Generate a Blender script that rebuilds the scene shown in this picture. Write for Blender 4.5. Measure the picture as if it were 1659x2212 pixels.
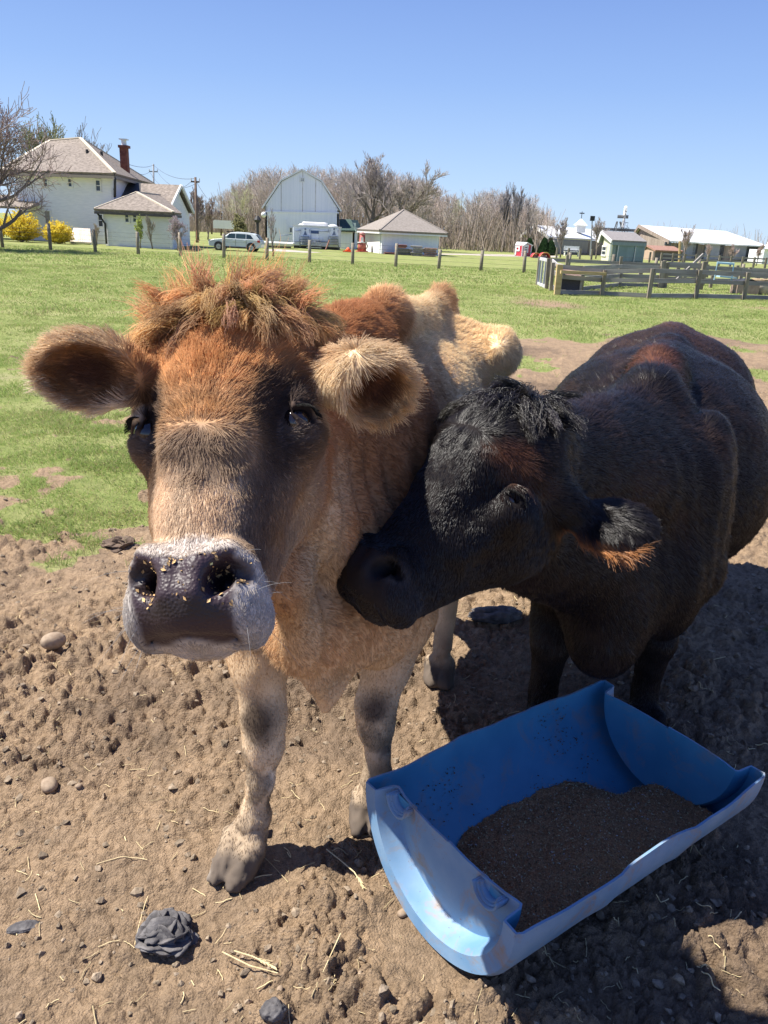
import bpy, bmesh, math, random, time
import numpy as np
from mathutils import Vector, Matrix
for _o in list(bpy.data.objects): bpy.data.objects.remove(_o)
sc = bpy.context.scene
COL = sc.collection
PI = math.pi
# ---------------------------------------------------------------- camera
CAM_H, PITCH, ROLL, FOC = 1.55, math.radians(19.9), math.radians(2.8), 1673.0   # focal length in units of a 1659 x 2212 frame
cF = np.array([0, math.cos(PITCH), -math.sin(PITCH)]); _u = np.array([0, math.sin(PITCH), math.cos(PITCH)])
_x = np.array([1.0, 0, 0])
cR = math.cos(ROLL)*_x + math.sin(ROLL)*_u; cU = -math.sin(ROLL)*_x + math.cos(ROLL)*_u
cC = np.array([0, 0, CAM_H])
cam = bpy.data.objects.new('camera', bpy.data.cameras.new('camera')); COL.objects.link(cam); sc.camera = cam
cam.data.sensor_fit = 'VERTICAL'; cam.data.sensor_height = 36.0; cam.data.lens = 36.0*FOC/2212.0
cam.data.clip_start = 0.05; cam.data.clip_end = 6000
cam.matrix_world = Matrix([[cR[0], cU[0], -cF[0], 0], [cR[1], cU[1], -cF[1], 0], [cR[2], cU[2], -cF[2], CAM_H], [0, 0, 0, 1]])
def ray(u, v): return cF + (u-829.5)/FOC*cR - (v-1106)/FOC*cU
def at(u, v, y):                      # the world point seen at frame position (u, v) that lies y metres ahead
    d = ray(u, v); return cC + d*(y/d[1])
def ong(u, v, z=0.0):                 # the same on the horizontal plane at height z
    d = ray(u, v); return cC + d*((z-CAM_H)/d[2])
# ---------------------------------------------------------------- light
SUN_EL, SUN_AZ = math.radians(57), math.atan2(0.07, -0.998)      # direction towards the sun: left, slightly beyond the scene
sdir = Vector((math.cos(SUN_EL)*math.cos(SUN_AZ), math.cos(SUN_EL)*math.sin(SUN_AZ), math.sin(SUN_EL)))
sun = bpy.data.objects.new('sun', bpy.data.lights.new('sun', 'SUN')); COL.objects.link(sun)
sun.data.energy = 5.0; sun.data.angle = math.radians(0.5); sun.data.color = (1.0, 0.95, 0.86)
sun.rotation_euler = (-sdir).to_track_quat('-Z', 'Y').to_euler()
world = bpy.data.worlds.new('World'); sc.world = world; world.use_nodes = True
wn = world.node_tree; bg = wn.nodes['Background']
sky = wn.nodes.new('ShaderNodeTexSky'); sky.sky_type = 'NISHITA'; sky.sun_disc = False
sky.sun_elevation = SUN_EL; sky.sun_rotation = math.atan2(sdir.x, sdir.y)
sky.altitude = 0; sky.air_density = 1.0; sky.dust_density = 0.3; sky.ozone_density = 2.5
# the clear spring sky's own colour by height, blended over the physical sky
wtc = wn.nodes.new('ShaderNodeTexCoord'); wsp = wn.nodes.new('ShaderNodeSeparateXYZ'); wrp = wn.nodes.new('ShaderNodeValToRGB')
wn.links.new(wtc.outputs['Generated'], wsp.inputs[0]); wn.links.new(wsp.outputs[2], wrp.inputs[0])
_e = wrp.color_ramp.elements
while len(_e) < 5: _e.new(.5)
for _q, (_p, _c) in zip(_e, ((0.0, (.56, .75, 1.0)), (.06, (.44, .64, .97)), (.16, (.29, .47, .89)), (.30, (.165, .29, .72)), (.8, (.07, .14, .48)))): _q.position = _p; _q.color = (*_c, 1)
wsc = wn.nodes.new('ShaderNodeVectorMath'); wsc.operation = 'SCALE'; wsc.inputs['Scale'].default_value = 6.3; wn.links.new(wrp.outputs[0], wsc.inputs[0])
wmx = wn.nodes.new('ShaderNodeMix'); wmx.data_type = 'RGBA'; wmx.inputs[0].default_value = .85
wn.links.new(sky.outputs[0], wmx.inputs[6]); wn.links.new(wsc.outputs[0], wmx.inputs[7]); wn.links.new(wmx.outputs[2], bg.inputs[0]); bg.inputs[1].default_value = 0.085
sc.view_settings.view_transform = 'Standard'; sc.view_settings.look = 'None'
sc.view_settings.exposure = 1.0; sc.view_settings.gamma = 1.0; sc.view_settings.use_curve_mapping = False
sc.render.engine = 'CYCLES'
cy = sc.cycles
cy.use_denoising = True; cy.max_bounces = 6; cy.diffuse_bounces = 3; cy.glossy_bounces = 2; cy.transmission_bounces = 4; cy.transparent_max_bounces = 8
# ---------------------------------------------------------------- helpers
rng = np.random.default_rng(7); T0 = time.time()
def N3(v): v = np.asarray(v, float); return v/np.linalg.norm(v)
def tag(o, label=None, cat=None, group=None, kind=None):
    if label: o['label'] = label
    if cat: o['category'] = cat
    if group: o['group'] = group
    if kind: o['kind'] = kind
    return o
def empty(name, loc=(0, 0, 0), rz=0.0, label=None, cat=None, group=None):
    o = bpy.data.objects.new(name, None); COL.objects.link(o); o.location = loc; o.rotation_euler = (0, 0, rz)
    o.empty_display_size = 0.1
    return tag(o, label, cat, group)
def link(name, data, mat=None, parent=None):
    o = bpy.data.objects.new(name, data); COL.objects.link(o)
    if mat is not None and len(data.materials) == 0: data.materials.append(mat)
    if parent is not None: o.parent = parent
    return o
def mesh_np(name, V, Fq, mat=None, parent=None, smooth=True, cols=None, link_it=True):
    """mesh from numpy arrays; Fq (n,3) or (n,4)"""
    me = bpy.data.meshes.new(name); V = np.asarray(V, np.float32); Fq = np.asarray(Fq, np.int32)
    k = Fq.shape[1]
    me.vertices.add(len(V)); me.vertices.foreach_set('co', V.ravel())
    me.loops.add(Fq.size); me.loops.foreach_set('vertex_index', Fq.ravel())
    me.polygons.add(len(Fq)); me.polygons.foreach_set('loop_start', np.arange(0, Fq.size, k, dtype=np.int32))
    me.polygons.foreach_set('use_smooth', np.full(len(Fq), smooth))
    me.update(calc_edges=True)
    if cols is not None:
        for nm, c in cols.items():
            c = np.asarray(c, np.float32)
            if c.ndim == 1:
                a = me.attributes.new(nm, 'FLOAT', 'POINT'); a.data.foreach_set('value', c)
            else:
                a = me.attributes.new(nm, 'FLOAT_COLOR', 'POINT')
                a.data.foreach_set('color', np.concatenate([c, np.ones((len(c), 1), np.float32)], 1).ravel())
    if mat is not None: me.materials.append(mat)
    return link(name, me, None, parent) if link_it else me
def curves_obj(name, pts, rad, mat, parent=None, col=None, npts=None):
    """pts (n,k,3) strands, rad (n,k) or (k,), col (n,3)"""
    n, k = pts.shape[:2]
    cv = bpy.data.hair_curves.new(name)
    cv.add_curves([k]*n)
    cv.attributes['position'].data.foreach_set('vector', np.ascontiguousarray(pts, np.float32).ravel())
    r = cv.attributes.get('radius') or cv.attributes.new('radius', 'FLOAT', 'POINT')
    r.data.foreach_set('value', np.ascontiguousarray(np.broadcast_to(rad, (n, k)), np.float32).ravel())
    if col is not None:
        a = cv.attributes.new('col', 'FLOAT_COLOR', 'POINT')
        if col.ndim == 2: col = np.repeat(col[:, None, :], k, 1)
        c = np.concatenate([col, np.ones((n, k, 1))], 2).astype(np.float32)
        a.data.foreach_set('color', c.ravel())
    cv.materials.append(mat)
    o = bpy.data.objects.new(name, cv); COL.objects.link(o)
    if parent is not None: o.parent = parent
    return o
# numpy value noise (3 D), cheap and tileless
_perm = np.random.default_rng(3).random((64, 64, 64)).astype(np.float32)
def vnoise(p):
    p = np.asarray(p); i = np.floor(p).astype(np.int64); f = p-i; f = f*f*(3-2*f); r = 0
    for dx in (0, 1):
        for dy in (0, 1):
            for dz in (0, 1):
                w = (f[..., 0] if dx else 1-f[..., 0])*(f[..., 1] if dy else 1-f[..., 1])*(f[..., 2] if dz else 1-f[..., 2])
                r = r + w*_perm[(i[..., 0]+dx) & 63, (i[..., 1]+dy) & 63, (i[..., 2]+dz) & 63]
    return r*2-1
def fbm(p, o=4):
    s = 0; a = 1.0; p = np.asarray(p, float)
    for k in range(o): s = s + a*vnoise(p*2**k+17.3*k); a *= 0.5
    return s/1.6
def sm(x, a, b): t = np.clip((x-a)/(b-a), 0, 1); return t*t*(3-2*t)
# ---------------------------------------------------------------- material helper
def mat(name, col=(0.5, 0.5, 0.5), rough=0.8, col2=None, scale=5.0, detail=6, lo=0.35, hi=0.65, bump=0.0, bscale=None, attr=None,
        spec=0.3, stretch=(1, 1, 1), metal=0.0, jit=0.0, trans=0.0, bdist=0.02, coord='Object'):
    m = bpy.data.materials.new(name); m.use_nodes = True; nt = m.node_tree; b = nt.nodes['Principled BSDF']
    b.inputs['Roughness'].default_value = rough; b.inputs['Specular IOR Level'].default_value = spec; b.inputs['Metallic'].default_value = metal
    L = nt.links.new
    tc = nt.nodes.new('ShaderNodeTexCoord'); mp = nt.nodes.new('ShaderNodeMapping'); mp.inputs['Scale'].default_value = stretch
    L(tc.outputs[coord], mp.inputs[0])
    src = None
    if attr:
        a = nt.nodes.new('ShaderNodeAttribute'); a.attribute_name = attr; src = a.outputs['Color']
    if col2 is not None:
        n = nt.nodes.new('ShaderNodeTexNoise'); n.inputs['Scale'].default_value = scale; n.inputs['Detail'].default_value = detail
        L(mp.outputs[0], n.inputs['Vector'])
        r = nt.nodes.new('ShaderNodeValToRGB'); r.color_ramp.elements[0].position = lo; r.color_ramp.elements[1].position = hi
        r.color_ramp.elements[0].color = (*col, 1); r.color_ramp.elements[1].color = (*col2, 1)
        L(n.outputs[0], r.inputs[0])
        if src is not None:
            mx = nt.nodes.new('ShaderNodeMix'); mx.data_type = 'RGBA'; mx.blend_type = 'MULTIPLY'; mx.inputs[0].default_value = 1
            L(src, mx.inputs[6]); L(r.outputs[0], mx.inputs[7]); src = mx.outputs[2]
        else: src = r.outputs[0]
    if jit:
        oi = nt.nodes.new('ShaderNodeObjectInfo'); mm = nt.nodes.new('ShaderNodeMapRange'); mm.inputs[3].default_value = 1-jit; mm.inputs[4].default_value = 1+jit
        L(oi.outputs['Random'], mm.inputs[0]); mx = nt.nodes.new('ShaderNodeMix'); mx.data_type = 'RGBA'; mx.blend_type = 'MULTIPLY'; mx.inputs[0].default_value = 1
        if src is not None: L(src, mx.inputs[6])
        else: mx.inputs[6].default_value = (*col, 1)
        L(mm.outputs[0], mx.inputs[7]); src = mx.outputs[2]
    if src is not None: L(src, b.inputs['Base Color'])
    else: b.inputs['Base Color'].default_value = (*col, 1)
    if bump:
        n = nt.nodes.new('ShaderNodeTexNoise'); n.inputs['Scale'].default_value = bscale or scale*4; n.inputs['Detail'].default_value = 8
        L(mp.outputs[0], n.inputs['Vector']); bp = nt.nodes.new('ShaderNodeBump'); bp.inputs['Strength'].default_value = bump; bp.inputs['Distance'].default_value = bdist
        L(n.outputs[0], bp.inputs['Height']); L(bp.outputs[0], b.inputs['Normal'])
    return m
def fur_mat(name, spec=0.25, rough=0.55, trans=0.35):
    m = bpy.data.materials.new(name); m.use_nodes = True; nt = m.node_tree; nt.nodes.clear(); L = nt.links.new
    out = nt.nodes.new('ShaderNodeOutputMaterial'); a = nt.nodes.new('ShaderNodeAttribute'); a.attribute_name = 'col'
    b = nt.nodes.new('ShaderNodeBsdfPrincipled'); b.inputs['Roughness'].default_value = rough; b.inputs['Specular IOR Level'].default_value = spec
    t = nt.nodes.new('ShaderNodeBsdfTranslucent'); mx = nt.nodes.new('ShaderNodeMixShader'); mx.inputs[0].default_value = trans
    L(a.outputs['Color'], b.inputs['Base Color']); L(a.outputs['Color'], t.inputs[0])
    L(b.outputs[0], mx.inputs[1]); L(t.outputs[0], mx.inputs[2]); L(mx.outputs[0], out.inputs[0])
    return m
# ---------------------------------------------------------------- implicit sculpting: smooth unions of round shapes, meshed by surface nets
class Sculpt:
    def __init__(s, xs, ys, zs):
        s.x, s.y, s.z = [np.asarray(a, np.float32) for a in (xs, ys, zs)]
        s.F = np.full((len(xs), len(ys), len(zs)), 1.0, np.float32)
    def box(s, lo, hi):
        sl = []
        for a, l, h in zip((s.x, s.y, s.z), lo, hi):
            i, j = np.searchsorted(a, l), np.searchsorted(a, h)
            if j <= i: return None
            sl.append(slice(max(i-1, 0), min(j+1, len(a))))
        return tuple(sl)
    def grid(s, sl):
        return np.stack(np.meshgrid(s.x[sl[0]], s.y[sl[1]], s.z[sl[2]], indexing='ij'), -1)
    def put(s, sl, d, k, cut):
        f = s.F[sl]
        if cut:
            h = np.maximum(k-np.abs(f+d), 0)/k; s.F[sl] = np.maximum(f, -d)+h*h*k*0.25
        else:
            h = np.maximum(k-np.abs(f-d), 0)/k; s.F[sl] = np.minimum(f, d)-h*h*k*0.25
    def ell(s, c, r, M=None, k=0.03, cut=False):
        """ellipsoid: centre, radii, M rows = its axes"""
        c = np.asarray(c, float); r = np.asarray(r, float); M = np.eye(3) if M is None else np.asarray(M)
        e = np.sqrt(((M*r[:, None])**2).sum(0))+k+0.03
        sl = s.box(c-e, c+e)
        if sl is None: return
        p = (s.grid(sl)-c)@M.T.astype(np.float32)
        k0 = np.sqrt(((p/r)**2).sum(-1))+1e-6; k1 = np.sqrt(((p/r**2)**2).sum(-1))+1e-6
        s.put(sl, (k0*(k0-1)/k1).astype(np.float32), k, cut)
    def cone(s, a, b, ra, rb, k=0.03, cut=False, flat=None):
        """round tapered limb from a to b; flat = (axis, factor) squeezes it across an axis"""
        a = np.asarray(a, float); b = np.asarray(b, float); R = max(ra, rb)+k+0.03
        sl = s.box(np.minimum(a, b)-R, np.maximum(a, b)+R)
        if sl is None: return
        p = s.grid(sl)-a; ab = b-a; t = np.clip((p@ab)/(ab@ab), 0, 1)
        q = p-t[..., None]*ab
        if flat is not None:
            ax = N3(flat[0]); q = q+(q@ax)[..., None]*ax*(flat[1]-1)
        d = np.sqrt((q**2).sum(-1))-(ra+t*(rb-ra))
        s.put(sl, d.astype(np.float32), k, cut)
    def mesh(s):
        F = s.F; S = F < 0
        c = S[:-1, :-1, :-1].astype(np.int8)
        tot = np.zeros_like(c)
        for i in (0, 1):
            for j in (0, 1):
                for k in (0, 1):
                    tot += S[i:S.shape[0]-1+i, j:S.shape[1]-1+j, k:S.shape[2]-1+k]
        act = (tot > 0) & (tot < 8); idx = np.argwhere(act); vid = np.full(act.shape, -1, np.int64); vid[act] = np.arange(len(idx))
        acc = np.zeros((len(idx), 3)); cnt = np.zeros(len(idx))
        co = [(i, j, k) for i in (0, 1) for j in (0, 1) for k in (0, 1)]
        val = {q: F[idx[:, 0]+q[0], idx[:, 1]+q[1], idx[:, 2]+q[2]] for q in co}
        pos = {q: np.stack([s.x[idx[:, 0]+q[0]], s.y[idx[:, 1]+q[1]], s.z[idx[:, 2]+q[2]]], 1) for q in co}
        for q in co:
            for ax in range(3):
                if q[ax]: continue
                w = list(q); w[ax] = 1; w = tuple(w); a, b = val[q], val[w]
                m = (a < 0) != (b < 0); t = np.where(m, a/np.where(m, a-b, 1), 0)[:, None]
                acc += np.where(m[:, None], pos[q]+t*(pos[w]-pos[q]), 0); cnt += m
        V = acc/cnt[:, None]
        Q = []
        for ax in range(3):
            o = [a for a in range(3) if a != ax]
            lo = [slice(None)]*3; hi = [slice(None)]*3; lo[ax] = slice(None, -1); hi[ax] = slice(1, None)
            A, B = S[tuple(lo)], S[tuple(hi)]; e = np.argwhere(A != B)
            e = e[(e[:, o[0]] > 0) & (e[:, o[1]] > 0) & (e[:, o[0]] < S.shape[o[0]]-1) & (e[:, o[1]] < S.shape[o[1]]-1)]
            ins = A[tuple(e.T)]
            def g(d0, d1): q = e.copy(); q[:, o[0]] += d0; q[:, o[1]] += d1; return vid[tuple(q.T)]
            q = np.stack([g(-1, -1), g(0, -1), g(0, 0), g(-1, 0)], 1)
            flip = ins if ax != 1 else ~ins
            q[~flip] = q[~flip][:, ::-1]
            Q.append(q)
        return V, np.concatenate(Q)
def axis_grid(lo, hi, fine, coarse, fl, fh):
    """grid line positions: step fine inside [fl, fh], coarse outside"""
    out = [lo]
    while out[-1] < hi:
        x = out[-1]
        out.append(x+(fine if fl <= x < fh else coarse))
    return np.array(out)
def vnormals(V, Q):
    n = np.cross(V[Q[:, 2]]-V[Q[:, 0]], V[Q[:, 3]]-V[Q[:, 1]]); N = np.zeros_like(V)
    for i in range(4):
        for a in range(3): N[:, a] += np.bincount(Q[:, i], n[:, a], len(V))
    return N/(np.linalg.norm(N, axis=1, keepdims=True)+1e-12)
def relax(V, Q, it=2, lam=0.5):
    for _ in range(it):
        S = np.zeros_like(V); C = np.zeros(len(V))
        for i in range(4):
            a, b = Q[:, i], Q[:, (i+1) % 4]
            for x in range(3): S[:, x] += np.bincount(a, V[b, x], len(V))
            C += np.bincount(a, minlength=len(V))
        V = V+lam*(S/np.maximum(C, 1)[:, None]-V)
    return V
# ---------------------------------------------------------------- polygon builder
class MB:
    def __init__(s): s.v = []; s.f = []
    def add(s, V, F): n = len(s.v); s.v += [tuple(map(float, p)) for p in V]; s.f += [tuple(i+n for i in f) for f in F]; return s
    def box(s, c, d, R=None, taper=1.0):
        c = np.asarray(c, float); d = np.asarray(d, float)/2; R = np.eye(3) if R is None else np.asarray(R)   # rows = axes
        V = [c+np.array([x*d[0]*(taper if z > 0 else 1), y*d[1]*(taper if z > 0 else 1), z*d[2]])@R for x, y, z in ((-1, -1, -1), (1, -1, -1), (1, 1, -1), (-1, 1, -1), (-1, -1, 1), (1, -1, 1), (1, 1, 1), (-1, 1, 1))]
        return s.add(V, [(0, 3, 2, 1), (4, 5, 6, 7), (0, 1, 5, 4), (1, 2, 6, 5), (2, 3, 7, 6), (3, 0, 4, 7)])
    def bar(s, a, b, w, h, up=(0, 0, 1)):
        a = np.asarray(a, float); b = np.asarray(b, float); e = N3(b-a); u = np.asarray(up, float); sd = np.cross(e, u)
        sd = N3(sd) if np.linalg.norm(sd) > 1e-6 else np.array([1., 0, 0]); u = np.cross(sd, e)
        return s.box((a+b)/2, (np.linalg.norm(b-a), w, h), np.stack([e, sd, u]))
    def tube(s, P, r, n=8, cap=True):
        P = [np.asarray(p, float) for p in P]; r = [r]*len(P) if np.isscalar(r) else r; V = []; F = []
        for i, p in enumerate(P):
            t = N3(P[min(i+1, len(P)-1)]-P[max(i-1, 0)]); a = np.cross(t, (0, 0, 1)) if abs(t[2]) < .95 else np.cross(t, (0, 1, 0)); a = N3(a); b = np.cross(a, t)
            V += [p+r[i]*(math.cos(2*PI*k/n)*a+math.sin(2*PI*k/n)*b) for k in range(n)]
        for i in range(len(P)-1):
            for k in range(n): F.append((i*n+k, i*n+(k+1) % n, (i+1)*n+(k+1) % n, (i+1)*n+k))
        if cap: F.append(tuple(range(n))[::-1]); F.append(tuple(range((len(P)-1)*n, len(P)*n)))
        return s.add(V, F)
    def prism(s, poly, vec):
        n = len(poly); P = [np.asarray(p, float) for p in poly]; v = np.asarray(vec, float)
        return s.add(P+[p+v for p in P], [tuple(range(n)), tuple(range(2*n-1, n-1, -1))]+[(i, i+n, (i+1) % n+n, (i+1) % n) for i in range(n)])
    def slab(s, poly, th):
        P = [np.asarray(p, float) for p in poly]; nn = N3(np.cross(P[1]-P[0], P[2]-P[0]))
        if nn[2] < 0: nn = -nn
        return s.prism(P, nn*th)
    def obj(s, name, m, parent=None, smooth=False, bev=0.0):
        me = bpy.data.meshes.new(name); me.from_pydata(s.v, [], s.f)
        bm = bmesh.new(); bm.from_mesh(me); bmesh.ops.recalc_face_normals(bm, faces=bm.faces)
        if bev: bmesh.ops.bevel(bm, geom=bm.edges[:]+bm.verts[:], offset=bev, segments=1, affect='EDGES')
        for f in bm.faces: f.smooth = smooth
        bm.to_mesh(me); bm.free()
        o = link(name, me, m)
        if parent is not None: own(parent, o)
        return o
def own(root, o):
    bpy_par = root; o.parent = bpy_par
    M = Matrix.LocRotScale(root.location, root.rotation_euler, root.scale)
    if root.parent is not None: M = root.matrix_parent_inverse @ M; M = Matrix.LocRotScale(root.parent.location, root.parent.rotation_euler, root.parent.scale) @ M
    o.matrix_parent_inverse = M.inverted(); return o
def copy_tree(o, parent=None):
    c = o.copy(); COL.objects.link(c)
    if parent is not None: c.parent = parent; c.matrix_parent_inverse = o.matrix_parent_inverse.copy()
    for ch in [x for x in bpy.data.objects if x.parent == o]: copy_tree(ch, c)
    return c
def top_empty(name, p, label, cat, group=None): return empty(name, (float(p[0]), float(p[1]), float(p[2])), 0, label, cat, group)
# ---------------------------------------------------------------- cattle
class Frame:
    """local axes: l = across, a = along, n = outwards"""
    def __init__(s, o, L, A, N): s.o = np.asarray(o, float); s.M = np.stack([L, A, N])
    def w(s, l, a, n): return s.o+np.array([l, a, n])@s.M
    def loc(s, P): return (np.asarray(P)-s.o)@s.M.T
def head_frame(o, top, nhint):
    A = N3(top-o); N = np.asarray(nhint, float); N = N3(N-A*(N@A)); return Frame(o, np.cross(A, N), A, N)
def ear_frame(c, long_dir, open_dir):
    e = N3(long_dir); n = np.asarray(open_dir, float); n = N3(n-e*(n@e)); return Frame(c, np.cross(e, n), e, n)
def sculpt_head(S, h, k=1.0, eyeopen=0.4, mz=1.0, kl=1.0, ea=.278, en=-.076):
    """bovine head, about 0.5 k long; a = 0 across the nostrils, 0.47 at the poll; n = 0 front of the face"""
    M = h.M; q = np.array([kl, 1, 1])
    def P(l, a, n): return h.w(l*k*kl, a*k, n*k)
    def E(c, r, kk=0.03, cut=False, rot=None):
        S.ell(P(*c), np.array(r)*k*q, M if rot is None else rot, kk*k, cut)
    def C(a, b, ra, rb, kk=0.03, cut=False, flat=None): S.cone(P(*a), P(*b), ra*k, rb*k, kk*k, cut, flat)
    m = mz/kl
    E((0, .365, -.115), (.108, .105, .10), .04)
    E((0, .385, -.075), (.096, .075, .058), .04)
    E((0, .435, -.105), (.066, .045, .075), .05)
    C((0, .34, -.078), (0, .10, -.068), .072, .050, .05)
    C((0, .30, -.10), (0, .06, -.085), .085, .060, .05)
    for s in (-1, 1):
        E((s*.088, .345, -.085), (.042, .058, .048), .03)            # brow
        E((s*.104, ea, -.098), (.030, .036, .036), .02)            # orbit
        C((s*.082, .262, -.12), (s*.056, .13, -.105), .036, .030, .04)  # cheek ridge
        E((s*.066, .27, -.20), (.050, .10, .085), .05)               # jaw muscle
        C((s*.048, .20, -.215), (s*.03, .03, -.125), .040, .032, .05)
        C((s*.040, .285, -.035), (s*.028, .20, -.022), .018, .012, .05)
    C((0, .18, -.19), (0, .02, -.125), .05, .042, .05)
    # muzzle: broad, squared, nostrils at its corners
    E((0, .012, -.062), (.080*m, .052, .058), .03)
    E((0, -.020, -.052), (.064*m, .040, .050), .025)
    for s in (-1, 1):
        E((s*.060*m, .018, -.046), (.036*m, .040, .042), .02)        # nostril wings
        E((s*.070*m, -.020, -.080), (.038*m, .038, .054), .02)       # upper lip, swollen at the corners
    E((0, -.044, -.094), (.056*m, .020, .040), .012)                 # chin
    for s in (-1, 1):                                                # mouth line
        C((0, -.057, -.040), (s*.055*m, -.054, -.060), .0035, .0035, .005, True)
        C((s*.055*m, -.054, -.060), (s*.100*m, -.034, -.112), .0035, .003, .006, True)
    for s in (-1, 1):                                                # nostrils: comma-shaped openings
        C((s*.043*m, -.006, -.006), (s*.060*m, .018, -.010), .0150, .0115, .010, True)
        C((s*.050*m, .002, -.012), (s*.044*m, .014, -.062), .017, .010, .006, True)
        C((s*.060*m, .018, -.010), (s*.086*m, .006, -.028), .011, .006, .008, True)
        C((s*.022*m, .022, -.004), (s*.060*m, .040, -.012), .007, .008, .02)   # upper rim
        C((s*.020*m, -.018, -.002), (s*.020*m, .014, .000), .006, .006, .02)
    # eyes: almond opening with an upper and a lower lid round the ball
    for s in (-1, 1):
        ce, d, t = eye_axes(s, ea, en); Me = np.stack([d@M, M[1], t@M])
        S.ell(P(*(ce+d*.024)), np.array((.014, .0145*(.55+.45*eyeopen), .0185))*k, Me, .005*k, True)
        up = [ce+d*(.0195-.004*q*q)+t*.0195*q+np.array([0, (.0155-.008*q*q)*(.55+.45*eyeopen), 0]) for q in (-1, -.5, 0, .5, 1)]
        lo = [ce+d*(.0185-.004*q*q)+t*.0190*q+np.array([0, -(.0125-.008*q*q)*(.55+.45*eyeopen), 0]) for q in (-1, -.5, 0, .5, 1)]
        for i in range(4): C(up[i], up[i+1], .0062, .0062, .004); C(lo[i], lo[i+1], .0042, .0042, .004)
        up2 = [p+np.array([0, .012, 0])+d*.000 for p in up]
        for i in range(4): C(up2[i], up2[i+1], .0050, .0050, .006)
def eye_axes(s, ea, en): return np.array([s*.101, ea, en]), N3((s*.80, .05, .60)), N3((-s*.60, 0, .80))
def sculpt_ear(S, e, ln, wd, th=.05, cup=.85, k=.012):
    """cupped leaf: a solid ellipsoid hollowed from its open side"""
    S.ell(e.w(0, 0, 0), (wd, ln, th), e.M, .02)
    S.ell(e.w(0, ln*.08, th*.62), (wd*cup, ln*(cup+.02), th*1.05), e.M, k, True)
def leg(S, pts, rad, k=.03):
    for i in range(len(pts)-1): S.cone(pts[i], pts[i+1], rad[i], rad[i+1], k)
def hoof(S, c, fwd, k=1.0):
    """two claws, resting on the ground; c = heel centre on the ground"""
    f = N3([fwd[0], fwd[1], 0]); s = np.array([-f[1], f[0], 0]); c = np.asarray(c, float)
    for q in (-1, 1):
        b = c+s*q*.024*k
        S.cone(b+f*.015+[0, 0, .055*k], b+f*.085*k+[0, 0, .012], .034*k, .022*k, .012)
        S.ell(b+f*.045*k+[0, 0, .018], (.028*k, .055*k, .03*k), np.stack([s, f, [0, 0, 1]]), .01)
def paint(base, P, specs):
    """blend colour patches over base; spec = (distance01 array -> weight, colour)"""
    c = base.copy()
    for w, col in specs: c = c+(np.asarray(col)-c)*w[:, None]
    return c
def ball(P, c, r, soft=1.0, warp=0.0):
    d = np.linalg.norm((P-np.asarray(c))/np.asarray(r, float), axis=1)
    if warp: d = d+warp*fbm(P*9, 3)
    return 1-sm(d, 1-0.55*soft, 1+0.25*soft)

class Coat:
    """fields over a sculpted body used both for the skin colour and for the hair"""
    pass
def sample_surface(V, Q, dens, rg):
    """random points; dens = strands per m2 at each vertex. returns quad index and weights"""
    a, b, c, d = (V[Q[:, i]] for i in range(4))
    ar = (np.linalg.norm(np.cross(b-a, c-a), axis=1)+np.linalg.norm(np.cross(c-a, d-a), axis=1))/2
    lam = ar*dens[Q].mean(1); n = rg.poisson(lam)
    qi = np.repeat(np.arange(len(Q)), n); u, v = rg.random(len(qi)), rg.random(len(qi))
    w = np.stack([(1-u)*(1-v), u*(1-v), u*v, (1-u)*v], 1)
    return qi, w
def grow(name, V, Q, Nn, dens, length, flow, col, lift, matl, parent, rad=.00045, k=5, seed=1, clump=0.5, cl_size=.012, frizz=.25, fz=None, tipc=None, droop=0.0, curl=0.0, mask=None):
    rg = np.random.default_rng(seed)
    qi, w = sample_surface(V, Q, dens, rg)
    if mask is not None: pass
    f = lambda A: (A[Q[qi]]*(w[..., None] if A.ndim == 2 else w)).sum(1)
    p = f(V); nn = f(Nn); nn /= np.linalg.norm(nn, axis=1, keepdims=True)
    fl = f(flow); fl += frizz*0.6*np.stack([fbm(p*28+i*31, 2) for i in range(3)], 1)
    fl -= nn*(fl*nn).sum(1, keepdims=True); fl /= np.linalg.norm(fl, axis=1, keepdims=True)+1e-9
    L = f(length)*(0.65+0.6*rg.random(len(p))); li = f(lift)
    n = len(p); jit = rg.normal(size=(n, 3))*(frizz if fz is None else f(fz)[:, None])
    # clump noise: nearby strands bend towards shared directions
    cn = np.stack([vnoise(p/cl_size+i*53.1) for i in range(3)], 1)*clump
    d0 = fl*(1-li[:, None])+nn*li[:, None]*1.1+jit*.35+cn*.5
    d0 /= np.linalg.norm(d0, axis=1, keepdims=True); q0 = (d0*nn).sum(1, keepdims=True); d0 = d0+nn*np.maximum(0, (.16+.22*(L < .013))[:, None]-q0)
    d1 = fl*1.0+nn*li[:, None]*.25+jit*.6+cn*1.0; d1[:, 2] -= droop; d1 /= np.linalg.norm(d1, axis=1, keepdims=True); q1 = (d1*nn).sum(1, keepdims=True); d1 = d1+nn*np.maximum(0, .03-q1)
    pts = np.zeros((n, k, 3)); pts[:, 0] = p-nn*.0003
    ph = rg.random(n)*6.28; side = np.cross(nn, fl)
    for i in range(1, k):
        t = i/(k-1); d = d0*(1-t)+d1*t
        if curl: d = d+side*(np.sin(ph+t*5)*curl)[:, None]
        pts[:, i] = pts[:, i-1]+d*(L/(k-1))[:, None]
    tt = np.linspace(0, 1, k); R = rad*(1-0.75*tt**1.5)
    c = f(col)*(0.78+0.44*rg.random(n))[:, None]
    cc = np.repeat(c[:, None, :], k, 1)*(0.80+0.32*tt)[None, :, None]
    if tipc is not None: cc = cc*(1+(np.asarray(tipc)-1)*tt[:, None])[None]
    o = curves_obj(name, pts, R, matl, parent, np.clip(cc, 0, 1))
    return o
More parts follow.
